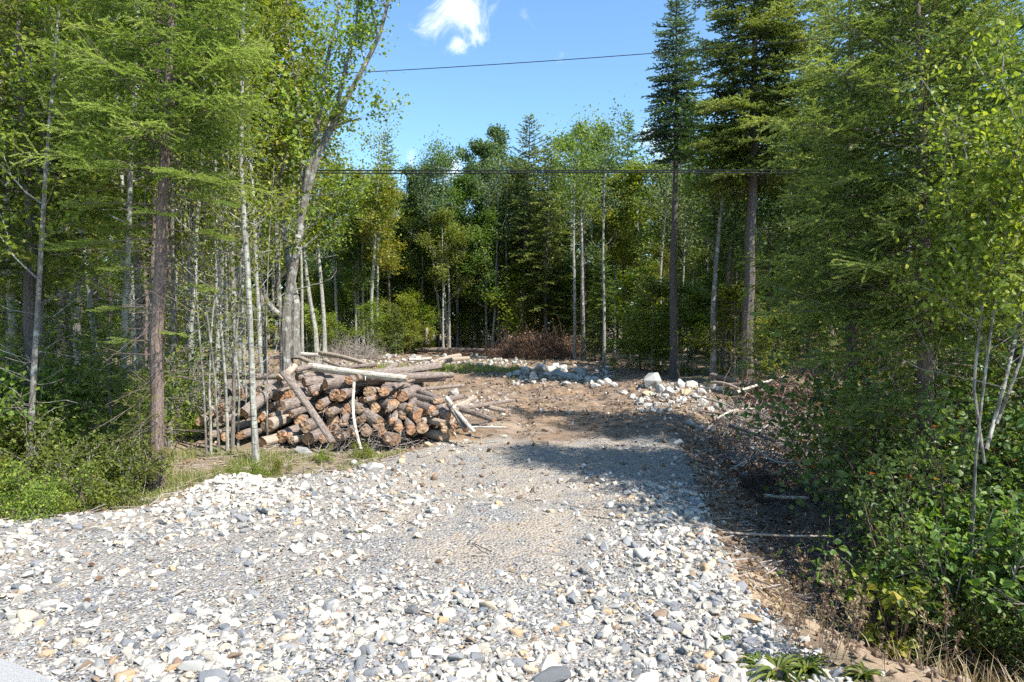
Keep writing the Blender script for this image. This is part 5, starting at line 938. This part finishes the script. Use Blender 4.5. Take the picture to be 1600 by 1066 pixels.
brush('brush_heap', 'scattered bleached branches behind the log pile', (X(520, 17), 17), 2.2, 2.5, .35, 420, 1.2, .010, M['twig'], 11, .2)
brush('brush_heap', 'dead branch litter in the shade of the left wood', (X(90, 11), 11), 2.4, 1.8, .6, 520, 1.0, .006, M['twig'], 12, .5)
brush('brush_heap', 'dead twigs in the ditch bottom under the shrubs', (X(1330, 6.6), 6.6), .9, 1.2, .45, 320, .8, .004, M['twig'], 13, .4)
# litter of sticks on the forest floor and clearing
r = np.random.default_rng(3); n = 9000; y = 1 / r.uniform(1 / 34, 1 / 4.5, n); x = r.uniform(-1, 1, n) * (.8 * y + 1); k = r.uniform(0, 1, n) < (1 - .97 * drive_mask(x, y)) * (1 - .45 * inside_clear(x, y)); x, y = x[k], y[k]; n = len(x)
a_ = r.uniform(0, 3.15, n); l_ = r.uniform(.05, .35, n) * (1 + y * .03); z = hgt(x, y) + r.uniform(.0, .035, n); d = np.stack([np.cos(a_), np.sin(a_), r.normal(0, .12, n)], 1) * l_[:, None] * .5; c = np.stack([x, y, z], 1)
g = G(); rr = r.uniform(.0018, .006, n) * (1 + y * .03); segs(g, c - d, c + d, rr, rr * .7); link('twig_litter', g.mesh('twig_litter', M['twig']), kind='stuff', label='fallen sticks littering the ground')
g = G(); n = 16000; y = 1 / r.uniform(1 / 26, 1 / 4, n); x = r.uniform(-1, 1, n) * (.8 * y + 1); k = r.uniform(0, 1, n) < (1 - .985 * drive_mask(x, y)) * (1 - .7 * inside_clear(x, y)); x, y = x[k], y[k]
leaves(g, np.stack([x, y, hgt(x, y) + .012], 1), .045, r, .75); link('leaf_litter', g.mesh('leaf_litter', M['drygrass']), kind='stuff', label='dry leaves lying on the forest floor')
# grass and weeds
def blades(g, x, y, h, w_, rng, lean=.4, a=None):
    n = len(x); z = hgt(x, y) - .01; an = rng.uniform(0, 6.3, n); dx, dy = np.cos(an), np.sin(an); h = h * rng.uniform(.5, 1.3, n); le = np.abs(rng.normal(0, lean, n)) * h
    C = np.stack([x, y, z], 1); B = np.stack([-dy, dx, 0 * dx], 1) * (w_ * .5); D = np.stack([dx, dy, 0 * dx], 1); U = np.array([0, 0, 1.])
    V = np.stack([C - B, C + B, C + D * (le * .35)[:, None] + U * (h * .6)[:, None] + B * .7, C + D * (le * .35)[:, None] + U * (h * .6)[:, None] - B * .7, C + D * le[:, None] + U * h[:, None]], 1).reshape(-1, 3); b_ = np.arange(n)[:, None] * 5
    g.add(V, b_ + np.array([[0, 1, 2, 3]]), b_ + np.array([[3, 2, 4]]), 0, np.repeat(rng.uniform(0, 1, n)**1.3 if a is None else a, 5))
g = G(); n = 14000; x = r.uniform(-5.6, .3, n); y = r.normal(23.3 - .08 * x, .75, n); k = (fbm(x * 1.2, y * 2, 61) > -.08); blades(g, x[k], y[k], .17, .014, r, a=r.uniform(.3, .75, k.sum()))
n = 9000; x = r.uniform(-7, 3, n); y = r.uniform(17, 32, n); k = fbm(x * .9, y * .9, 62) > .14; blades(g, x[k], y[k], .12, .014, r)
link('grass', g.mesh('grass_strip', M['grass']), kind='stuff', label='bright grass strip at the back of the clearing')
g = G(); n = 15000; x = r.uniform(-4.6, -.8, n); y = r.uniform(6.6, 9.2, n); k = (x < xl(y) - .05) & (fbm(x * 1.6, y * 1.6, 63) > .03) ; blades(g, x[k], y[k], .075, .006, r, .8)
n = 9000; x = r.uniform(-6, -3, n); y = r.uniform(5.8, 9, n); k = (x < xl(y) - .1) & (fbm(x * 1.6, y * 1.6, 64) > .02); blades(g, x[k], y[k], .12, .006, r, .8)
n = 900; x = r.uniform(-1.5, 1.4, n); y = r.uniform(5, 13, n); k = fbm(x * 2.2, y * 2.2, 65) > .2; blades(g, x[k], y[k], .045, .006, r, .9)
link('grass', g.mesh('verge_grass', M['grass']), kind='stuff', label='patchy green and straw grass on the verge')
g = G(); n = 3200; x = r.uniform(1.3, 4.2, n); y = r.uniform(2.7, 4.9, n); u = x - xr(y); k = (u > .35) & (fbm(x * 2.6, y * 2.6, 66) + .18 * (u - .9) - .12 * (y - 3.6) > -.02); blades(g, x[k], y[k], .14, .005, r, .8, a=np.clip(r.normal(.55, .3, k.sum()), 0, 1))
link('grass', g.mesh('bank_grass', M['drygrass']), kind='stuff', label='straw-coloured and green grass on the sandy bank')
# dry weeds
def weed(seed, H):
    r = np.random.default_rng(seed); gt, gc = G(), G(); S0, tips = [], []
    for i_ in range(r.integers(1, 4)): grow(r, np.array([r.normal(0, .02), r.normal(0, .02), -.02]), nrm(np.array([r.normal(0, .15), r.normal(0, .15), 1])), H * r.uniform(.7, 1), .0028, 1, S0, tips, (3, 6), ang=.55, grav=.1, wig=.07, ratio=.32)
    segs(gt, np.concatenate([q[0][:-1] for q in S0]), np.concatenate([q[0][1:] for q in S0]), np.maximum(np.concatenate([q[1][:-1] for q in S0]), .0013), .0011)
    E = np.array([t[-1] for t in tips]); C = np.repeat(E, 14, 0) + r.normal(0, .007, (len(E) * 14, 3)); leaves(gt, C, .012, r, .1, 1, np.clip(r.normal(.35, .2, len(C)), 0, 1))
    B = np.concatenate([q[0] for q in S0]); C = B[r.integers(0, len(B), 26)]; leaves(gt, C, .035, r, .2, 1, r.uniform(.2, .9, 26), long=2.4)
    return gt.mesh('dry_weed', [M['twigd'], M['drygrass']])
WD = [weed(s_, .42) for s_ in range(5)]
wl = [(1232, 1010), (1262, 985), (1280, 960), (1300, 1000), (1318, 970), (1335, 1010), (1350, 985), (1372, 1020), (1395, 1000), (1250, 1040), (1290, 1045), (1330, 1050), (1380, 1055), (1420, 1030), (1440, 1055), (1222, 965), (1410, 985), (1465, 1030), (1500, 1050), (1360, 960), (1305, 935), (1340, 940), (1275, 925), (1390, 965), (1205, 1000), (1290, 1020), (1310, 1030), (1425, 1005), (1450, 1000), (1480, 1060), (1245, 950), (1330, 975)]
for i_, (px, py) in enumerate(sorted(wl)):
    p_ = Gp(px, py); o = link('dry_weed', WD[i_ % 5], label=f'dry brown seeding weed, {ords[i_]} from the left on the sandy bank', category='weed', group='dry weeds on the sandy bank'); o.location = p_; o.rotation_euler = (0, 0, rs.uniform(0, 6)); o.scale = (rs.uniform(.55, 1.1),) * 3
# green rosettes
def rosette(seed, n, L_, w_):
    r = np.random.default_rng(seed); g = G()
    for i_ in range(n):
        a_ = r.uniform(0, 6.3); l_ = L_ * r.uniform(.5, 1.1); e = r.uniform(.3, 1.2); s_ = np.linspace(0, 1, 6); rad_ = s_ * l_ * math.cos(e) + .25 * l_ * s_**2; zz = l_ * (math.sin(e) * s_ - .55 * s_**2.2)
        C = np.stack([np.cos(a_) * rad_, np.sin(a_) * rad_, zz], 1); B = np.array([-math.sin(a_), math.cos(a_), r.normal(0, .2)]) ; wv = w_ * np.sin(np.clip(s_ * .93 + .05, 0, 1) * math.pi)**.8 * .5
        V = np.vstack([C - B * wv[:, None] + [0, 0, .002], C + [0, 0, -.004], C + B * wv[:, None] + [0, 0, .002]]); q = [[k, k + 1, 7 + k, 6 + k] for k in range(5)] + [[6 + k, 7 + k, 13 + k, 12 + k] for k in range(5)]; g.add(V, q, None, 0, r.uniform(.2, .8))
    return g.mesh('rosette', M['leafA'])
RO = [rosette(1, 70, .19, .020), rosette(2, 40, .14, .022)]
for k, px, py, sc, lab in [(0, 1215, 1055, 1.0, 'large green leafy rosette at the bottom by the sandy bank'), (0, 1262, 1050, .9, 'second green rosette at the bottom right of the stones'), (1, 1185, 1040, .8, 'small rosette touching the white stones at the bottom'), (1, 1130, 1000, .4, 'tiny green sprout among the white stones'), (1, 1350, 1058, .8, 'green rosette among dry weeds at the bottom'), (1, 560, 833, .35, 'tiny green tuft in the gravel'), (1, 405, 912, .3, 'tiny sprout between white stones on the left'), (1, 1505, 1050, 1.0, 'leafy green plant in the bottom right corner')]:
    p_ = Gp(px, py); o = link('leafy_plant', RO[k], label=lab, category='plant'); o.location = p_; o.scale = (sc,) * 3
# big heart-leaved plant at the edge of the thicket
g = G(); gs_ = G(); r = np.random.default_rng(12)
for i_ in range(9):
    a_ = r.uniform(0, 6.3); h_ = r.uniform(.35, .8); p_ = np.array([[0, 0, 0], [math.cos(a_) * .05, math.sin(a_) * .05, h_ * .5], [math.cos(a_) * .14, math.sin(a_) * .14, h_]]); tube(gs_, p_, [.004, .003, .002], 4)
    C = np.repeat(p_[1:], 5, 0) + r.normal(0, .05, (10, 3)); leaves(g, C, .06, r, .5, 0, r.uniform(.4, 1, 10), long=.7)
pp = [('stems', gs_.mesh('plant_stems', M['twigd'])), ('leaves', g.mesh('plant_leaves', M['leafL']))]
for px, d, lab in [(1410, 4.5, 'light green big-leaved plant before the ditch thicket'), (1375, 4.7, 'light green plant left of the big-leaved one')]: inst('leafy_plant', pp, (X(px, d), d, hs(X(px, d), d)), lab, 'plant', None, (0, 0, px), .85)
# ------------------------------------------------------------------ overhead cables
m_, N, L = mat('cable_sheath'); p = N('ShaderNodeBsdfPrincipled', inp={'Base Color': (.02, .022, .025, 1), 'Specular IOR Level': .1, 'Roughness': .8}); o = N('ShaderNodeOutputMaterial'); L(p.outputs[0], o.inputs[0]); M['cable'] = m_
def cable(label, pts, rad, lash=False):
    g = G(); tube(g, pts, rad, 6); o = link('overhead_cable', g.mesh('overhead_cable', M['cable'], True), label=label, category='cable')
xs = np.linspace(-34, 30, 60)
za, zb, zc = P(475, 118, 15.2).z, P(1250, 64, 15.2).z, P(860, 95, 15.2).z; xa, xb, xc = X(475, 15.2), X(1250, 15.2), X(860, 15.2); cf = np.polyfit([xa, xc, xb], [za, zc, zb], 2)
cable('single thin black wire crossing the open sky above the trees', [(x, 15.2, np.polyval(cf, x)) for x in xs], .009)
z0 = P(800, 269, 15.0).z
cable('upper black overhead cable of the pair before the treetops', [(x, 15.0, z0 + .03 + .00025 * x * x) for x in xs], .014)
cable('lower black overhead cable of the pair before the treetops', [(x, 14.9, z0 - .04 + .00012 * x * x + .012 * math.sin(x * .7)) for x in xs], .013)
